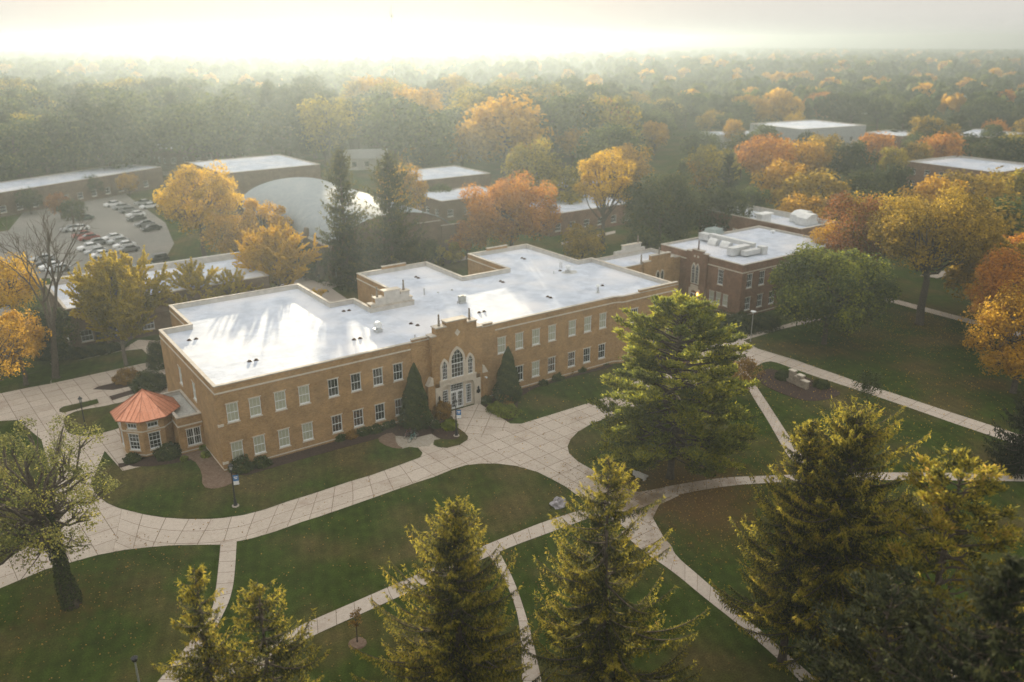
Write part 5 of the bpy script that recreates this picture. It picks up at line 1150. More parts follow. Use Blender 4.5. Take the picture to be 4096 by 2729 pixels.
def bl2(name, label, top, H, Rr, seed, count, leaf, m, bfrac=.2, **k):
    q = P(*top, H); return plant(name, label, 'tree', q, broadleaf(H, Rr, H*bfrac, seed, count, leaf, **k), m)
bl2('autumn_tree', 'bright orange tree cut off by the right edge above the lawn', (2352, 560), 17, 6.0, 101, 12000, .34, F_ORANGE, .3, lobes=22, lobe_r=.33)
bl2('autumn_tree', 'amber tree with hanging boughs at the right edge of the lawn', (2385, 640), 15, 7.2, 102, 17000, .30, F_AMBER, .0, lobes=30, lobe_r=.33)
bl2('autumn_tree', 'olive gold tree leaning in at the right edge beside the far path', (2330, 520), 16, 6.5, 103, 11000, .36, F_LOCUST, .25, lobes=20, lobe_r=.33)
bl2('autumn_tree', 'bright yellow tree at the left edge behind the bare tree', (0, 570), 14, 4.6, 104, 7000, .34, F_GOLD, .2, lobes=16)
bl2('autumn_tree', 'dim amber tree at the left edge of the low building', (20, 700), 11, 4.0, 105, 6000, .32, F_AMBER, .15, lobes=14)
bl2('dark_tree', 'dark green tree hugging the corner of the low building', (95, 690), 9, 4.4, 106, 7000, .32, F_DGREEN, .1, lobes=14)

# ================================================================ PROPS
def lantern_post(label, pos, H=4.7, banner=None):
    t = thing('lamp_post', label, 'lamp post', (pos[0], pos[1], 0), 'black lantern posts along the drive'); local(t)
    b = MB(); b.lathe((0, 0, 0), [(.34, 0), (.34, .16), (.30, .18)], 14); b.out('concrete_base', CONCP, t)
    b = MB(); b.lathe((0, 0, .17), [(.2, 0), (.2, .12), (.14, .22), (.15, .5), (.1, .62), (.085, .8), (.065, 2.2), (.055, H-1.15), (.09, H-1.1), (.05, H-1.02)], 12); b.out('pole', BLACKM, t, smooth=False)
    b = MB(); z = H-.85
    b.lathe((0, 0, z), [(.05, 0), (.16, .08), (.16, .1), (.05, .1)], 8)
    for k in range(4): a = k*math.pi/2+.78; b.tube([(.14*math.cos(a), .14*math.sin(a), z+.1), (.19*math.cos(a), .19*math.sin(a), z+.5)], .014, 4)
    b.lathe((0, 0, z+.5), [(.26, 0), (.24, .05), (.1, .2), (.04, .24), (.04, .3), (.01, .36)], 10); b.out('lantern', BLACKM, t)
    b = MB(); b.lathe((0, 0, z+.11), [(.11, 0), (.16, .38), (.05, .39)], 8); b.out('lantern_glass', mat('frosted_glass', (.35, .36, .36), .3), t)
    if banner:
        b = MB(); b.tube([(0, 0, H-1.35), (.62, 0, H-1.35)], .015, 4); b.tube([(0, 0, H-2.42), (.62, 0, H-2.42)], .015, 4); b.out('banner_arm', BLACKM, t)
        b = MB(); b.box(.08, -.012, H-2.0, .58, .012, H-1.37); bn = b.out('banner', mat('banner_blue', banner, .7), t)
        b = MB(); b.box(.08, -.012, H-2.40, .58, .012, H-2.003); b.out('banner_hem', WHITE, bn)
        b = MB(); b.box(.16, -.016, H-1.62, .50, .016, H-1.52); b.box(.20, -.016, H-1.78, .46, .016, H-1.70); b.out('banner_print', WHITE, bn)
    return t
q = P(*rr(4, 582, 1400)); lantern_post('black lantern post on the small lawn left of the pavilion', q, 4.65)
q = P(*rr(7, 1585, 388)); t = lantern_post('black lantern post with blue banner near the corner of the long hall', q, 4.75, (.03, .14, .35)); t.rotation_euler.z = rad(-20)
q = P(*rr(5, 884, 1422)); t = lantern_post('black lantern post with pale banner before the entrance doors', q, 4.65, (.30, .36, .38)); t.rotation_euler.z = rad(-30)
q = P(*rr(6, 514, 782)); t = thing('pole_lamp', 'slim grey pole lamp with white disc head at the path corner', 'lamp post', (q.x, q.y, 0)); local(t)
b = MB(); b.lathe((0, 0, 0), [(.12, 0), (.12, .05), (.06, .08), (.05, 4.4)], 8); b.out('pole', STEEL, t)
b = MB(); b.lathe((0, 0, 4.35), [(.06, 0), (.14, .1), (.18, .22), (.42, .30), (.42, .34), (.1, .38)], 14); b.out('lamp_head', WHITE, t)
q = P(*rr(5, 80, 402)); t = thing('pole_lamp', 'thin grey pole lamp with small flat head behind the long hall', 'lamp post', (q.x, q.y, 0)); local(t)
b = MB(); b.lathe((0, 0, 0), [(.1, 0), (.055, .1), (.04, 4.3)], 8); b.out('pole', STEEL, t); b = MB(); b.box(-.45, -.12, 4.27, .06, .12, 4.36); b.out('lamp_head', WHITE, t)
q = P(308, 1509, 4.6); t = thing('pole_lamp', 'grey pole lamp with dark cap on the lawn at the bottom left', 'lamp post', (q.x, q.y, 0)); local(t)
b = MB(); b.lathe((0, 0, 0), [(.12, 0), (.07, .1), (.06, 4.2)], 8); b.out('pole', STEEL, t); b = MB(); b.lathe((0, 0, 4.18), [(.07, 0), (.17, .1), (.2, .32), (.24, .34), (.05, .44)], 10); b.out('lamp_head', BLACKM, t)

# stone sign in the mulch bed
def zs(a, b_): return ((2980+a*420/2354)*2353/4096, (1440+b_*420/2354)*2353/4096)
sA = P(*zs(985, 500)); sB = P(*zs(1310, 645)); sd = Vector((sB.x-sA.x, sB.y-sA.y)); sl2 = sd.length; sd /= sl2; sn = Vector((sd.y, -sd.x))
t = thing('stone_sign', 'low stone monument sign with pale capped piers in the oval mulch bed', 'sign', (sA.x, sA.y, 0))
SB_ = mat('rough_stone', (.20, .16, .12), .9, (.34, .29, .22), 3, 6, bump=.03)
o2 = (sA.x, sA.y)
b = MB(); b.obox(o2, sd, sn, .7, sl2-.5, -.35, .0, .0, 1.15); b.out('sign_wall', SB_, t)
for u0_, u1_, h in ((-.1, .69, 1.7), (sl2*.52, sl2*.52+.75, 1.5), (sl2-.45, sl2+.45, 1.0)):
    b = MB(); b.obox(o2, sd, sn, u0_, u1_, -.42, .08, 0, h); b.out('pier', SB_, t); b = MB(); b.obox(o2, sd, sn, u0_-.08, u1_+.08, -.5, .16, h, h+.12); b.out('cap_stone', STONE, t)
b = MB(); b.obox(o2, sd, sn, .75, sl2*.5, -.40, .05, 1.15, 1.25); b.out('cap_stone', STONE, t)
b = MB(); b.obox(o2, sd, sn, -1.3, -.12, -.3, .05, 0, .45); b.out('wing_wall', SB_, t)
# bench and boulder
q = P(*rr(8, 2122, 200)); t = thing('stone_bench', 'pale granite bench on the needle litter beside the round lawn', 'bench', (q.x, q.y, 0), rz=rad(100)); local(t)
GR = mat('granite', (.36, .35, .33), .7, (.52, .51, .48), 12, 4)
b = MB(); b.box(-.75, -.28, .42, .75, .28, .54); b.out('seat', GR, t); b = MB(); b.box(-.75, .29, .3, .75, .38, .86); b.out('backrest', GR, t)
for x in (-.55, .4): b = MB(); b.box(x, -.2, 0, x+.15, .2, .42); b.out('leg', GR, t)
q = P(*rr(8, 1572, 378)); bm = MB(); rg = np.random.default_rng(8)
n1, n2 = 12, 20
for i in range(n1+1):
    for j in range(n2):
        a = math.pi*.62*i/n1; th = 2*math.pi*j/n2; r = 1+.16*math.sin(th*3+i*.7)+.10*math.sin(th*5+1-i)+rg.normal()*.02
        bm.v.append((q.x+.85*math.sin(a)*math.cos(th)*r, q.y+.7*math.sin(a)*math.sin(th)*r, .05+.62*max(math.cos(a)+.25, 0)*r*.8))
for i in range(n1):
    for j in range(n2): a = i*n2+j; c_ = i*n2+(j+1) % n2; bm.f.append((a, a+n2, c_+n2, c_))
o = bm.out('boulder', mat('boulder_stone', (.20, .18, .19), .85, (.42, .40, .42), 2.2, 6, bump=.08)); tag(o, 'grey boulder on the lawn edge at the drive junction', 'boulder')
# rooftop machinery (rests on the roofs)
q = P(*rr(5, 365, 722), 9.05); t = thing('exhaust_fan', 'round silver exhaust fan on a square curb on the left part of the white roof', 'exhaust fan', (q.x, q.y+.3, 9.05)); local(t)
b = MB(); b.box(-.42, -.42, 0, .42, .42, .42); b.out('curb', STEEL, t); b = MB(); b.lathe((0, 0, .42), [(.28, 0), (.28, .14), (.48, .2), (.50, .62), (.45, .68), (.42, .6)], 16); b.out('fan_drum', WHITE, t); b = MB(); b.lathe((0, 0, 1.02), [(.36, 0), (.38, .1), (.3, .2), (.06, .26)], 16); b.out('fan_cap', WHITE, t)
q = P(*rr(5, 1834, 455), 9.05); t = thing('exhaust_fan', 'slim mushroom capped vent near the right end of the white roof', 'exhaust fan', (q.x, q.y, 9.05)); local(t)
b = MB(); b.lathe((0, 0, 0), [(.3, 0), (.3, .05), (.17, .08), (.17, .85)], 12); b.out('vent_stack', STEEL, t); b = MB(); b.lathe((0, 0, .8), [(.16, 0), (.33, .08), (.33, .22), (.2, .38), (.05, .42)], 12); b.out('fan_cap', WHITE, t)
q = P(*rr(5, 1632, 318), 9.05); t = thing('exhaust_fan', 'mushroom vent with a grey stain around it on the rear part of the white roof', 'exhaust fan', (q.x, q.y, 9.05)); local(t)
b = MB(); b.box(-.3, -.3, 0, .3, .3, .35); b.out('curb', STEEL, t); b = MB(); b.lathe((0, 0, .35), [(.2, 0), (.2, .15), (.4, .22), (.4, .6), (.3, .75), (.05, .8)], 12); b.out('fan_cap', WHITE, t)
st_ = MB(); st_.v = [(q.x+.3+1.3*math.cos(a)*(1+.15*math.sin(3*a)), q.y-.2+1.0*math.sin(a), 9.056) for a in np.linspace(0, 2*math.pi, 24, endpoint=False)]; st_.f = [tuple(range(24))]; st_.out('stain', mat('roof_stain', (.33, .33, .31), .8, (.5, .5, .5), 2), hroof)
q = P(*rr(5, 930, 528), 9.05); t = thing('air_conditioner', 'square metal air conditioner in the middle of the white roof', 'air conditioner', (q.x, q.y+.3, 9.05)); local(t)
b = MB(); b.box(-.5, -.35, 0, .5, .35, .18); b.out('curb', STEEL, t); b = MB(); b.box(-.42, -.34, .18, .42, .34, 1.0); b.out('housing', mat('ac_paint', (.30, .31, .29), .5, (.40, .41, .38), 3, metal=.3), t); b = MB(); b.lathe((0, 0, 1.0), [(.3, 0), (.3, .03), (.05, .05)], 14); b.out('fan_grille', BLACKM, t)
b = MB(); b.tube([(-.42, 0, .3), (-.75, 0, .3), (-.75, 0, .02)], .03, 6); b.out('pipe', TERRA, t)
# ducts on the second roof
DUCT = mat('duct_metal', (.55, .56, .56), .4, (.68, .69, .68), 1.5, metal=.35); zr = H2-.24
t = thing('roof_ductwork', 'white metal ductwork and air handler grouped on the red brick hall roof', 'ductwork', (91, 13, zr))
b = MB(); b.box(91.6, 18.0, zr+.3, 92.8, 20.2, zr+1.4); b.out('air_handler', DUCT, t)
b = MB(); b.box(91.8, 8.4, zr+.9, 92.7, 17.99, zr+1.6); b.out('duct', DUCT, t)
for y_ in (16.2, 13.4):
    b = MB(); b.v = []; pr = [(0, .9), (-.5, 1.15), (-1.0, .9), (-1.3, .3), (-1.35, 0), (-.5, 0), (-.4, .45), (0, .5)]
    b.vprism((91.79, y_), Vector((1, 0)), Vector((0, -1)), [(x, zr+z) for x, z in pr], -.9, .9); b.out('duct_elbow', DUCT, t)
b = MB(); b.box(86.9, 8.3, zr+.15, 91.2, 9.6, zr+1.45); b.out('air_handler', DUCT, t)
b = MB(); b.box(88.5, 6.9, zr+.2, 92.2, 8.0, zr+1.0); b.out('air_handler', DUCT, t)
b = MB(); b.box(92.3, 6.4, zr+.0, 93.3, 7.8, zr+1.3); b.out('duct', DUCT, t)
t = thing('hooded_vent', 'ribbed hooded vent at the back edge of the red brick hall roof', 'roof vent', (95, 20, zr))
b = MB(); b.box(93.9, 19.0, zr, 96.0, 20.6, zr+1.0); b.out('housing', DUCT, t); b = MB(); b.vprism((94.9, 18.5), Vector((1, 0)), Vector((0, -1)), [(-1.3, zr+1.0), (1.3, zr+1.0), (1.1, zr+1.5), (.5, zr+1.8), (-.5, zr+1.8), (-1.1, zr+1.5)], -2.4, .1); b.out('hood', mat('green_grey_metal', (.30, .36, .35), .5), t)
for k in range(9): b = MB(); b.box(93.6, 18.4+.27*k, zr+1.8, 96.2, 18.5+.27*k, zr+1.86); b.out('hood_rib', mat('green_grey_metal', (.3, .36, .35)), t)
q = P(*z6(2155, 110), zr); t = thing('small_vent', 'small white mushroom vent on the red brick hall roof', 'roof vent', (q.x, q.y, zr)); local(t)
b = MB(); b.lathe((0, 0, 0), [(.2, 0), (.2, .2), (.45, .25), (.45, .5), (.1, .6)], 12); b.out('fan_cap', WHITE, t)
t = thing('hooded_vent', 'louvred white penthouse vent on the raised rear roof', 'roof vent', (112, 24, 8.6)); 
q = P(*rr(3, 600, 1150), 8.7); b = MB(); b.box(q.x-1.4, q.y-.7, 8.55, q.x+1.4, q.y+.7, 10.0); b.out('housing', DUCT, t); b = MB(); b.box(q.x-1.8, q.y-1.0, 10.0, q.x+1.8, q.y+1.0, 10.3); b.out('hood', DUCT, t)
for i, (a_, b__, s_) in enumerate([(855, 1150, 2.0), (890, 1170, 1.8)]):
    q = P(*rr(3, a_, b__), 8.7); t = thing('rooftop_unit', ['larger boxy rooftop unit at the far end of the raised rear roof', 'smaller boxy rooftop unit in front of the larger one'][i], 'rooftop unit', (q.x, q.y, 8.6)); local(t)
    b = MB(); b.vprism((0, 0), Vector((1, 0)), Vector((0, -1)), [(-s_, 0), (s_, 0), (s_, 1.5), (s_*.6, 2.1), (-s_*.3, 2.1), (-s_, 1.5)], -1.3, 1.3); b.out('housing', DUCT, t); b = MB(); b.box(-s_-.05, -1.35, 0, s_+.05, 1.35, .2); b.out('curb', STEEL, t)

# bicycles at the pad
def bicycle(label, pos, rz, col):
    t = thing('bicycle', label, 'bicycle', (pos.x, pos.y, .03), 'bicycles parked by the entrance', rz); local(t)
    ty = mat('tyre', (.012, .012, .012), .8)
    for x in (-.52, .52):
        b = MB(); b.tube([(x+.33*math.cos(a), 0, .34+.33*math.sin(a)) for a in np.linspace(0, 2*math.pi, 21)], .022, 5, False); wo = b.out('wheel', ty, t)
        b = MB()
        for k in range(8): a = k*math.pi/8; b.tube([(x+.31*math.cos(a), 0, .34+.31*math.sin(a)), (x-.31*math.cos(a), 0, .34-.31*math.sin(a))], .004, 3, False)
        b.out('spokes', STEEL, wo)
    b = MB()
    for l in ([(-.52, 0, .34), (-.1, 0, .3), (.38, 0, .82), (-.2, 0, .8), (-.1, 0, .3)], [(-.52, 0, .34), (-.2, 0, .8), (-.23, 0, .93)], [(.52, 0, .34), (.38, 0, .82), (.35, 0, 1.0)]):
        b.tube(l, .022, 5)
    b.out('frame', col, t); b = MB(); b.tube([(.27, -.3, 1.02), (.35, -.12, 1.0), (.35, .12, 1.0), (.27, .3, 1.02)], .016, 5); b.out('handlebar', BLACKM, t)
    b = MB(); b.box(-.37, -.07, .93, -.12, .07, .98); b.out('saddle', BLACKM, t); b = MB(); b.tube([(-.1, -.12, .3), (-.1, .12, .3)], .05, 8); b.out('crank', BLACKM, t)
def zb(a, b_): return ((1550+a*350/2354)*2353/4096, (1680+b_*350/2354)*2353/4096)
bicycle('pink bicycle with pale blue grips at the back of the bicycle pad', P(*zb(560, 450)), rad(20), mat('pink_paint', (.35, .14, .13), .4)); bicycle('teal bicycle parked in front on the bicycle pad', P(*zb(680, 570)), rad(22), mat('teal_paint', (.08, .28, .26), .4)); bicycle('black bicycle leaning between the pink and the teal one', P(*zb(660, 470)), rad(-35), BLACKM)
q = P(*zb(690, 470)); t = thing('bicycle_rack', 'low dark bicycle rack the bicycles are locked to', 'bicycle rack', (q.x, q.y, .03), rz=rad(20)); local(t)
b = MB(); b.tube([(-.8, .2, 0), (-.8, .2, .7), (.8, .2, .7), (.8, .2, 0)], .025, 6); b.out('rack_frame', BLACKM, t)
for k in range(5): b = MB(); x = -.6+.3*k; b.tube([(x, .2, 0), (x, .2, .7)], .012, 5); b.out('rack_bar', BLACKM, t)
# pedestrian behind the hall
q = P(*[c*2353/4096 for c in (1277, 1128)]); t = thing('person', 'person in dark clothes walking along the path behind the long hall', 'person', (q.x, q.y, .02), rz=rad(150)); local(t)
def skin(name, joints, edges, m, parent, lv=1):
    me = bpy.data.meshes.new(name); me.from_pydata([j[0] for j in joints], edges, []); o = bpy.data.objects.new(name, me); C.objects.link(o); o.parent = parent
    md = o.modifiers.new('skin', 'SKIN'); me.skin_vertices.new() if not me.skin_vertices else None
    for v_, j in zip(me.skin_vertices[0].data, joints): v_.radius = (j[1], j[1])
    me.skin_vertices[0].data[0].use_root = True; s_ = o.modifiers.new('sub', 'SUBSURF'); s_.levels = lv; s_.render_levels = lv; me.materials.append(m)
    dg = bpy.context.evaluated_depsgraph_get(); me2 = bpy.data.meshes.new_from_object(o.evaluated_get(dg)); o.modifiers.clear(); o.data = me2; return o
J = [((0, 0, .95), .13), ((0, 0, 1.15), .14), ((0, .0, 1.38), .15), ((0, .01, 1.50), .055), ((0, .03, 1.58), .085), ((0, .035, 1.69), .09), ((-.17, 0, 1.40), .06), ((-.21, -.12, 1.16), .045), ((-.20, .05, .97), .035), ((-.20, .12, .90), .03), ((.17, 0, 1.40), .06), ((.22, .08, 1.15), .045), ((.20, .26, 1.02), .035), ((.19, .34, 1.0), .03),
     ((-.09, .02, .88), .095), ((-.10, .22, .50), .065), ((-.10, .20, .09), .045), ((-.10, .34, .05), .035), ((.09, -.02, .88), .095), ((.10, .02, .48), .065), ((.10, -.28, .14), .045), ((.10, -.20, .04), .035)]
Ed = [(0, 1), (1, 2), (2, 3), (3, 4), (4, 5), (2, 6), (6, 7), (7, 8), (8, 9), (2, 10), (10, 11), (11, 12), (12, 13), (0, 14), (14, 15), (15, 16), (16, 17), (0, 18), (18, 19), (19, 20), (20, 21)]
skin('body', J, Ed, mat('dark_clothes', (.022, .020, .022), .9, (.035, .032, .03), 8), t, 2)
b = MB(); b.lathe((0, .055, 1.585), [(.02, 0), (.075, .03), (.088, .09), (.07, .14), (.02, .16)], 12); b.out('face', mat('skin', (.42, .26, .19), .6), t, smooth=True)
b = MB(); b.lathe((0, .02, 1.63), [(.088, 0), (.098, .06), (.08, .13), (.02, .165)], 12); b.out('hair', mat('dark_hair', (.02, .014, .01), .8), t, smooth=True)
b = MB(); b.lathe((.19, .36, 1.0), [(.03, 0), (.038, .1), (.038, .11)], 8); tag(b.out('paper_cup', WHITE, t), '', ''); 
o_ = bpy.data.objects['paper_cup']; del o_['label']; del o_['category']

# ---------------------------------------------------------------- cars
def make_car(label, suv=False):
    t = thing('parked_car', label, 'car', (0, 0, 0), 'cars in the parking lot'); local(t)
    pr = [(-2.2, .32), (-2.25, .62), (-2.1, .84), (-1.5, .9), (-1.0, 1.0), (1.3, 1.0), (2.15, .9), (2.25, .6), (2.2, .32)]
    cab = [(-1.15, .98), (-.45, 1.42), (1.0, 1.44), (1.7, .98)] if not suv else [(-1.1, .98), (-.6, 1.68), (1.75, 1.68), (2.1, .98)]
    D_, N_ = Vector((1, 0)), Vector((0, -1)); O_ = (0, 0)
    b = MB(); b.vprism(O_, D_, N_, pr, -.88, .88); body = b.out('body', mat('car_silver', (.42, .44, .46), .3, metal=.4, spec=.6), t)
    b = MB(); b.vprism(O_, D_, N_, cab, -.74, .74); b.out('windows', mat('car_glass', (.02, .025, .03), .08, spec=.8), t)
    b = MB(); x0, x1 = cab[1][0]+.02, cab[2][0]-.02; b.box(x0, -.72, cab[1][1]-.02, x1, .72, cab[1][1]+.04); b.out('roof', mat('car_silver', (.42, .44, .46)), t)
    for x in (-1.4, 1.4):
        for y_ in (-.86, .86):
            b = MB(); b.tube([(x, y_-.1, .32), (x, y_+.1, .32)], .32, 12); b.out('wheel', mat('tyre', (.012, .012, .012)), t)
    for y_ in (-.6, .6): b = MB(); b.box(-2.28, y_-.18, .58, -2.2, y_+.18, .74); b.out('headlight', WHITE, t)
    return cache(t)
def P2(u, v): return P(u*.3173, 315.7+v*.3173)
CM = {c: mat('car_'+c, rgb, .3, metal=.35 if c != 'white' else 0, spec=.6) for c, rgb in dict(white=(.75, .76, .77), grey=(.22, .23, .24), dark=(.03, .035, .04), red=(.30, .05, .04), green=(.06, .10, .08), blue=(.05, .09, .16)).items()}
CM['silver'] = mat('car_silver', (.42, .44, .46), .3, metal=.4, spec=.6)
ca0 = make_car('silver car at the head of the nearer row in the parking lot'); ca1 = make_car('dark van like car alone close to the low building', True)
rowdir = rad(-8)
cars = [(610, 600, 'green', 'dark green car parked alone in the middle of the lot'), (820, 500, 'white', 'white car at the far left of the farther row'), (880, 520, 'silver', 'silver car second in the farther row'), (930, 545, 'grey', 'grey car in the middle of the farther row'), (985, 575, 'white', 'white car near the front of the farther row'), (990, 605, 'dark', 'dark car at the near end of the farther row'), (1040, 490, 'silver', 'silver car at the back right of the farther row'), (1080, 515, 'white', 'white car under the edge of the golden cottonwood'),
        (1050, 645, 'grey', 'grey car left of the golden cottonwood trunk'), (1100, 675, 'dark', 'dark car tucked under the golden cottonwood'), (520, 680, 'silver', 'silver car at the far end of the nearer left row'), (575, 675, 'white', 'white car beside the silver one in the nearer left row'), (600, 725, 'red', 'red car in the nearer left row'), (645, 745, 'red', 'dull red car next to the first red one'), (700, 780, 'grey', 'grey car behind the white ones'),
        (650, 815, 'white', 'white car at the left of the front cluster'), (700, 845, 'silver', 'silver car in the front cluster'), (735, 870, 'white', 'white car nearest the yellow green ginkgo tip'), (820, 745, 'white', 'white car at the back of the right front cluster'), (860, 770, 'silver', 'silver car in the right front cluster'), (905, 800, 'white', 'white car near the front of the right cluster'), (930, 830, 'grey', 'grey car closest in the right front cluster'),
        (310, 900, 'silver', 'silver car at the back behind the bare tree'), (340, 930, 'dark', 'dark car behind the bare tree branches'), (380, 955, 'white', 'white car partly hidden by the bare tree limbs'), (430, 975, 'silver', 'silver car at the near end behind the bare tree'), (80, 470, 'white', 'white car far away at the left edge of the lot')]
first = True
for u, v, c, lab in cars:
    q = P2(u, v); an = rad(8)+(rad(90) if False else 0)
    if first: r = ca0; r.location = (q.x, q.y, .03); r.rotation_euler.z = an; r['label'] = lab; first = False; mm = CM[c]
    else: r = dup(ca0, (q.x, q.y, .03), an, lab)
    for ch in r.children:
        if ch.name.split('.')[0] in ('body', 'roof'): ch.material_slots[0].link = 'OBJECT'; ch.material_slots[0].material = CM[c]
q = P2(1140, 905); ca1.location = (q.x, q.y, .03); ca1.rotation_euler.z = rad(10)
for ch in ca1.children:
    if ch.name.split('.')[0] in ('body', 'roof'): ch.material_slots[0].link = 'OBJECT'; ch.material_slots[0].material = CM['dark']
q = P2(1035, 955); r = dup(ca0, (q.x, q.y, .03), rad(10), 'white car half hidden behind the parapet of the low building')
q = P(*((340*.1832), 689.4+600*.1832)); r = dup(ca1, (q.x, q.y, .03), rad(40), 'black car on the shaded road under the orange leaves at the left edge')
for u, v, lab in ((1610+400, 0, ''),):
    pass

LINE = mat('painted_line', (.5, .5, .48), .8)
for (ua, va), (ub, vb) in (((820, 490), (1010, 620)), ((600, 700), (780, 890)), ((800, 730), (980, 850)), ((300, 890), (460, 990))):
    A_, B_ = P2(ua, va), P2(ub, vb); b = MB(); dd_ = (B_-A_); n_ = int(dd_.length/2.7); dd_.normalize(); cx_ = Vector((math.cos(rad(8)), math.sin(rad(8)), 0))
    for i in range(n_+1):
        p0 = A_+dd_*2.7*i-cx_*2.4; p1 = p0+cx_*4.8; s_ = Vector((-cx_.y, cx_.x, 0))*.06
        b.face([(p0-s_).xy[:]+(.030,), (p1-s_).xy[:]+(.030,), (p1+s_).xy[:]+(.030,), (p0+s_).xy[:]+(.030,)])
    struct(b.out('parking_lines', LINE))
# ---------------------------------------------------------------- trees farther back, one copy each
PROTO = []
for i, (H, Rr, bf, lb_, cnt, lf) in enumerate([(15, 6.5, .12, 18, 4200, .62), (17, 6.0, .15, 16, 4000, .62), (13, 6.2, .12, 16, 3800, .6), (19, 7.5, .18, 20, 4600, .66)]):
    g = broadleaf(H, Rr, H*bf, 200+i, cnt, lf, lobes=lb_, lobe_r=.42, twig=False)
    PROTO.append(('b', H, g, quad_mesh('crown', g[1], g[2], F_GREEN)))
gs = spruce(17, 4.2, 230, step=.95, per=7, card=.55, base=1, tw=.8, cones=0, hang=.7); PROTO.append(('s', 17, gs, quad_mesh('crown', gs[1], gs[2], F_DARK)))
gp = pine(16, 5.5, 231, card=.8, base=3, nb=45, dens=9); PROTO.append(('p', 16, gp, quad_mesh('crown', gp[1], gp[2], F_DARK)))
TRK = []
for k_, H, g, me in PROTO:
    o = g[0].out('trunk', BARK); TRK.append(o.data); bpy.data.objects.remove(o)
FC = dict(green=F_GREEN, dgreen=F_DGREEN, gold=F_GOLD, amber=F_AMBER, orange=F_ORANGE, rust=F_RUST, ygreen=F_YGREEN, dark=F_DARK, locust=F_LOCUST)
CN = dict(green='green', dgreen='dark green', gold='golden', amber='amber', orange='orange', rust='rust red', ygreen='yellow green', dark='dark', locust='olive gold')
rngf = random.Random(7)
def ftree(x, y, H, col, pi, label, group, wide=1.0):
    k_, H0, g, me = PROTO[pi]; nm = {'b': 'broadleaf_tree', 's': 'spruce_tree', 'p': 'pine_tree'}[k_]
    t = thing(nm, label, 'tree', (x, y, 0), group, rngf.uniform(0, 6.28)); s_ = H/H0
    t.scale = (s_*wide, s_*wide*rngf.uniform(.92, 1.08), s_)
    a = put('trunk', TRK[pi], t); c = put('crown', me, t); c.material_slots[0].link = 'OBJECT'; c.material_slots[0].material = FC[col]
    return t
def place(u, v, H, col, pi, label, group='trees behind the campus', wide=1.0):
    q = P(u, v, H); return ftree(q.x, q.y, H, col, pi, label, group, wide)
# (u, v) of the top, height, colour, kind
mid = [(1640, 325, 16, 'ygreen', 0, 1.2), (1680, 350, 15, 'dgreen', 4, 1.3), (1660, 420, 15, 'dgreen', 3, 1.2), (1765, 300, 18, 'orange', 3, 1.3), (1730, 420, 13, 'green', 1, 1.0), (1800, 360, 16, 'amber', 1, 1.2), (1850, 315, 16, 'amber', 2, 1.1), (1905, 300, 17, 'locust', 0, 1.0), (1965, 312, 17, 'dgreen', 1, 1.0), (1880, 385, 15, 'locust', 2, 1.3), (1850, 440, 13, 'amber', 0, 1.2), (2000, 380, 15, 'dgreen', 3, 1.2),
       (2080, 258, 16, 'dark', 5, 1.3), (2150, 275, 15, 'dgreen', 2, 1.1), (2205, 265, 16, 'dark', 5, 1.2), (2172, 300, 15, 'orange', 2, 1.2), (2110, 320, 13, 'locust', 0, 1.0), (2240, 300, 14, 'dgreen', 1, 1.0), (2300, 305, 15, 'dgreen', 0, 1.5), (2345, 300, 14, 'ygreen', 2, 1.1), (2060, 330, 13, 'ygreen', 1, 1.0), (2290, 272, 12, 'orange', 2, 1.0), (1690, 268, 14, 'amber', 1, 1.0), (1760, 280, 15, 'green', 3, 1.0), (1830, 255, 13, 'gold', 2, .9), (1855, 295, 13, 'dgreen', 1, .8), (1620, 295, 14, 'green', 0, 1.2),
       (2250, 380, 17, 'locust', 3, 1.3), (2160, 395, 16, 'amber', 1, 1.2), (2340, 380, 16, 'ygreen', 0, 1.2), (2330, 440, 16, 'green', 3, 1.2), (2280, 460, 15, 'locust', 2, 1.2), (2345, 520, 14, 'orange', 1, 1.0), (2290, 550, 13, 'locust', 0, 1.2), (2350, 600, 13, 'amber', 2, 1.0), (2060, 370, 14, 'dgreen', 1, 1.0), (1985, 430, 13, 'dgreen', 2, 1.0),
       (1300, 375, 14, 'ygreen', 0, 1.0), (1570, 370, 14, 'green', 4, 1.2), (1600, 360, 12, 'amber', 2, .9), (1480, 520, 9, 'dgreen', 2, 1.1), (1340, 510, 9, 'locust', 0, 1.1), (1320, 285, 15, 'amber', 1, 1.2), (1160, 290, 15, 'ygreen', 0, 1.1), (1060, 285, 16, 'amber', 2, 1.2), (980, 320, 14, 'dgreen', 3, 1.2), (1030, 250, 17, 'green', 1, 1.4), (1120, 240, 17, 'green', 3, 1.3), (955, 330, 12, 'amber', 2, 1.0), (1010, 420, 7, 'green', 2, 1.2), (1250, 262, 14, 'amber', 1, 1), (1195, 250, 15, 'green', 0, 1), (1785, 312, 14, 'amber', 0, 1.1), (1890, 312, 13, 'locust', 1, 1.1), (2020, 300, 14, 'orange', 2, 1.1), (2125, 300, 14, 'green', 0, 1.2), (1710, 300, 15, 'dgreen', 3, 1.1)]
WH = ['among the autumn treetops behind the red brick hall', 'on the far side of the red brick hall', 'in the row by the white roofed far buildings', 'at the right edge beyond the locust', 'in the haze behind the orange maple']
seen_l = {}
def uniq(lab):
    seen_l[lab] = seen_l.get(lab, 0)+1; k = seen_l[lab]
    return lab if k == 1 else lab+[', second', ', third', ', fourth', ', fifth', ', sixth', ', seventh', ', eighth'][min(k-2, 6)]
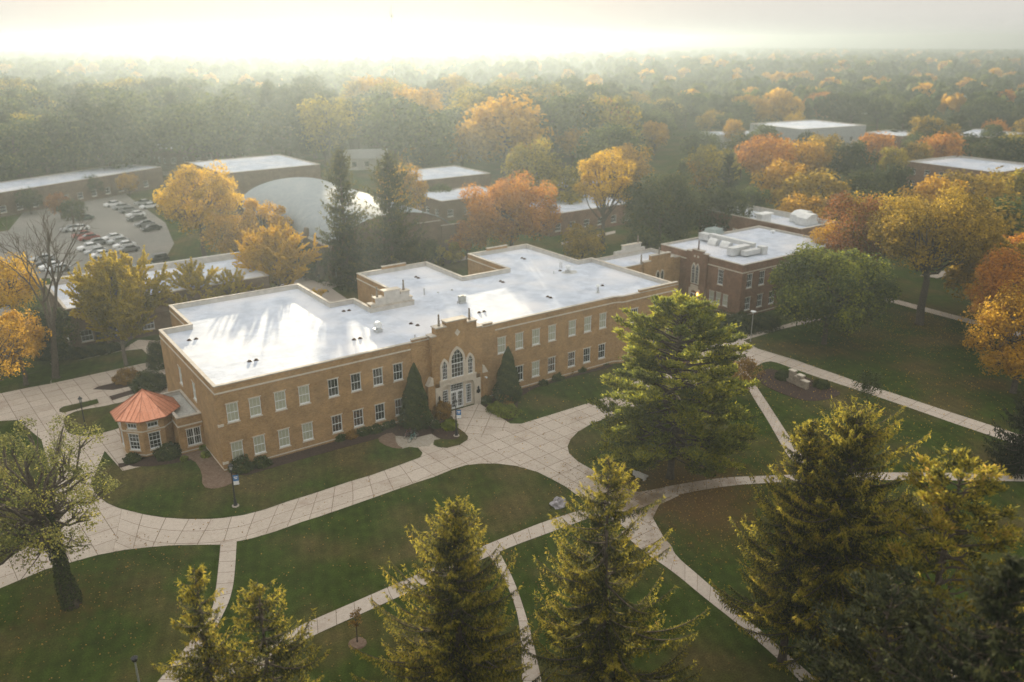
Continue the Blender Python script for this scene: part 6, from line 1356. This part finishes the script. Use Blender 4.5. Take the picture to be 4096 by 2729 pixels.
for u, v, H, c, pi, wd_ in mid:
    where = WH[4] if u < 1400 else WH[2] if v < 335 and u > 1990 else WH[3] if u > 2140 else WH[0] if v < 400 else WH[1]
    place(u, v, H, c, pi, uniq(CN[c]+' '+{'b': 'broadleaf', 's': 'spruce', 'p': 'pine'}[PROTO[pi][0]]+' tree '+where), wide=wd_)
for u, v, c in ((130, 440, 'rust'), (60, 430, 'dgreen'), (205, 400, 'dgreen'), (290, 395, 'amber'), (160, 455, 'dgreen')): place(u, v, 7, c, 2, uniq(CN[c]+' small tree along the far edge of the parking lot'), 'small trees by the parking lot', 1.0)
# the wooded horizon: individual trees as far as they can be told apart, then one mass
blocked = [(-30, 90, 110, 195), (-20, 20, 120, 120), (235, 88, 340, 160), (84, 60, 136, 140), (-40, -130, 100, 60), (48, 236, 88, 266), (218, 26, 250, 60)]
def ok(x, y, extra=()):
    for a, b_, c_, d_ in blocked:
        if a < x < c_ and b_ < y < d_: return False
    return True
cnt_ = 0; tries = 0; FT = []
fwd2 = Vector((fw.x, fw.y)).normalized(); rt2 = Vector((rt.x, rt.y)).normalized()
def inframe(x, y, z=12):
    d = Vector((x, y, z))-CAM; f_ = d.dot(fw); return f_ > 0 and abs(d.dot(rt)/f_)*F_PX < 1230
while cnt_ < 185 and tries < 9000:
    tries += 1; dist = 150+rngf.random()**1.1*330; lat = rngf.uniform(-.66, .66)*dist
    x = CAM.x+fwd2.x*dist+rt2.x*lat; y = CAM.y+fwd2.y*dist+rt2.y*lat
    if not ok(x, y) or not inframe(x, y): continue
    az = lat/dist
    if dist < 235 and az < .42: continue
    if dist < 190 or (az > .12 and dist < 305): continue
    leftwood = az < -.22
    if not leftwood and rngf.random() < .25: continue
    c = rngf.choice(['dgreen', 'dgreen', 'green', 'green', 'green', 'ygreen']) if leftwood else rngf.choice(['green', 'green', 'green', 'ygreen', 'dgreen', 'dgreen', 'amber', 'orange', 'locust', 'locust'] if az > .1 else ['green', 'green', 'dgreen', 'amber', 'ygreen', 'locust'])
    H = rngf.uniform(19, 27) if leftwood else rngf.uniform(18, 27) if az < .12 else rngf.uniform(13, 19)
    pi = rngf.choice([0, 1, 2, 3, 0, 1, 3]) if c != 'dgreen' else rngf.choice([0, 3, 3, 1, 4])
    zone = next(zn for lim, zn in ((-.50, 'at the far left edge'), (-.38, 'above the parking lot'), (-.26, 'above the cottonwood'), (-.13, 'beyond the twin spruces'), (.0, 'beyond the broad maple'), (.12, 'beyond the slender golden tree'), (.24, 'beyond the grey hall'), (.36, 'beyond the library'), (.48, 'above the honey locust'), (9, 'at the far right edge')) if az < lim)
    rank = next(rn_ for lim, rn_ in ((240, 'front'), (290, 'second'), (340, 'third'), (390, 'fourth'), (440, 'fifth'), (999, 'last')) if dist < lim)
    t = ftree(x, y, H, c, pi, '', 'trees of the wooded distance', 1.15); FT.append((zone, rank, CN[c], az, t)); cnt_ += 1
FT.sort(key=lambda r: r[3]); keys = {}
for r in FT: keys.setdefault(r[:3], []).append(r[4])
for (zone, rank, c), ts in keys.items():
    for i, t in enumerate(ts):
        od = '' if len(ts) == 1 else (['left', 'right'] if len(ts) == 2 else ['leftmost', 'middle', 'rightmost'] if len(ts) == 3 else ['leftmost', 'second', 'third', 'fourth', 'fifth', 'sixth', 'seventh', 'eighth', 'ninth', 'tenth', 'eleventh', 'twelfth'])[min(i, 11)]+' '
        t['label'] = od+c+' tree in the '+rank+' row of hazy trees '+zone
# far-off wood that reads as one mass
rn = np.random.default_rng(77); Qs = []; Ts = []
n_ = 2600; dist = 430+1900*rn.uniform(0, 1, n_)**1.3; lat = rn.uniform(-.72, .72, n_)*dist
Q0, T0 = PROTO[0][2][1], PROTO[0][2][2]
far_q = {'g': [], 'o': []}
for i in range(n_):
    x = CAM.x+fwd2.x*dist[i]+rt2.x*lat[i]; y = CAM.y+fwd2.y*dist[i]+rt2.y*lat[i]
    k = 90 if dist[i] < 900 else 45; s_ = rn.uniform(.8, 1.35)*(1.0 if dist[i] < 900 else 1.2); 
    d = rn.normal(size=(k, 3)); d /= np.linalg.norm(d, axis=1, keepdims=True); d[:, 2] = np.abs(d[:, 2])*1.1-.25
    p = np.array([x, y, 8*s_])+d*np.array([6, 6, 6.5])*s_*rn.uniform(.6, 1, k)[:, None]
    q_ = cards(p, d, 3.4*s_ if dist[i] < 900 else 5*s_, .8, rn); o_ = rn.uniform() < (.16 if lat[i] > 0 else .06)
    far_q['o' if o_ else 'g'].append((q_, rn.normal(size=k)*.15+rn.uniform(.2, .8)))
for k_, m_ in (('g', F_GREEN), ('o', F_AMBER)):
    o = put('woods' if k_ == 'g' else 'autumn_woods', quad_mesh('woods', np.concatenate([a for a, _ in far_q[k_]]), np.concatenate([b for _, b in far_q[k_]]), m_), None); struct(o, 'stuff')
# distant mast
q = P(905, 150, 2); dd_ = 700; x = CAM.x+ray(905, 150).x*dd_; y = CAM.y+ray(905, 150).y*dd_
t = thing('radio_mast', 'faint thin radio mast on the hazy horizon', 'mast', (x, y, 0)); local(t)
b = MB(); b.tube([(0, 0, 0), (0, 0, 70)], [.5, .25], 6); b.out('pole', STEEL, t); b = MB(); b.tube([(0, 0, 60), (0, 0, 62)], .9, 8); b.out('antenna', STEEL, t)

# fallen leaves scattered on the lawns
rn = np.random.default_rng(5)
def leaves(cx_, cy_, r, n, mtl):
    a = rn.uniform(0, 6.28, n); d = r*rn.uniform(0, 1, n)**.7; p = np.stack([cx_+np.cos(a)*d, cy_+np.sin(a)*d, np.full(n, .10)], 1)
    struct(put('fallen_leaves', quad_mesh('fallen_leaves', cards(p, np.tile([0, 0, 3.], (n, 1)), .13, .8, rn), rn.uniform(0, 1, n), mtl), None), 'stuff')
leaves(70, -30, 45, 7000, F_AMBER); leaves(15, -30, 40, 4500, F_SHRUBO); leaves(100, -14, 14, 2500, F_LOCUST); leaves(-17, -14, 10, 700, F_SHRUBO); leaves(36, -30, 13, 3000, F_SHRUBO)

# ---------------------------------------------------------------- morning haze
b = MB(); b.box(-1100, -330, -1.0, 2300, 2500, 52.0)
hz = b.out('haze', None); hz['kind'] = 'stuff'
hm = bpy.data.materials.new('haze_air'); hm.use_nodes = True; nt = hm.node_tree; nt.nodes.clear()
pv_ = nt.nodes.new('ShaderNodeVolumePrincipled'); pv_.inputs['Color'].default_value = (.21, .248, .275, 1); pv_.inputs['Density'].default_value = .00078; pv_.inputs['Anisotropy'].default_value = .57
mo = nt.nodes.new('ShaderNodeOutputMaterial'); nt.links.new(pv_.outputs[0], mo.inputs['Volume']); hz.data.materials.append(hm)
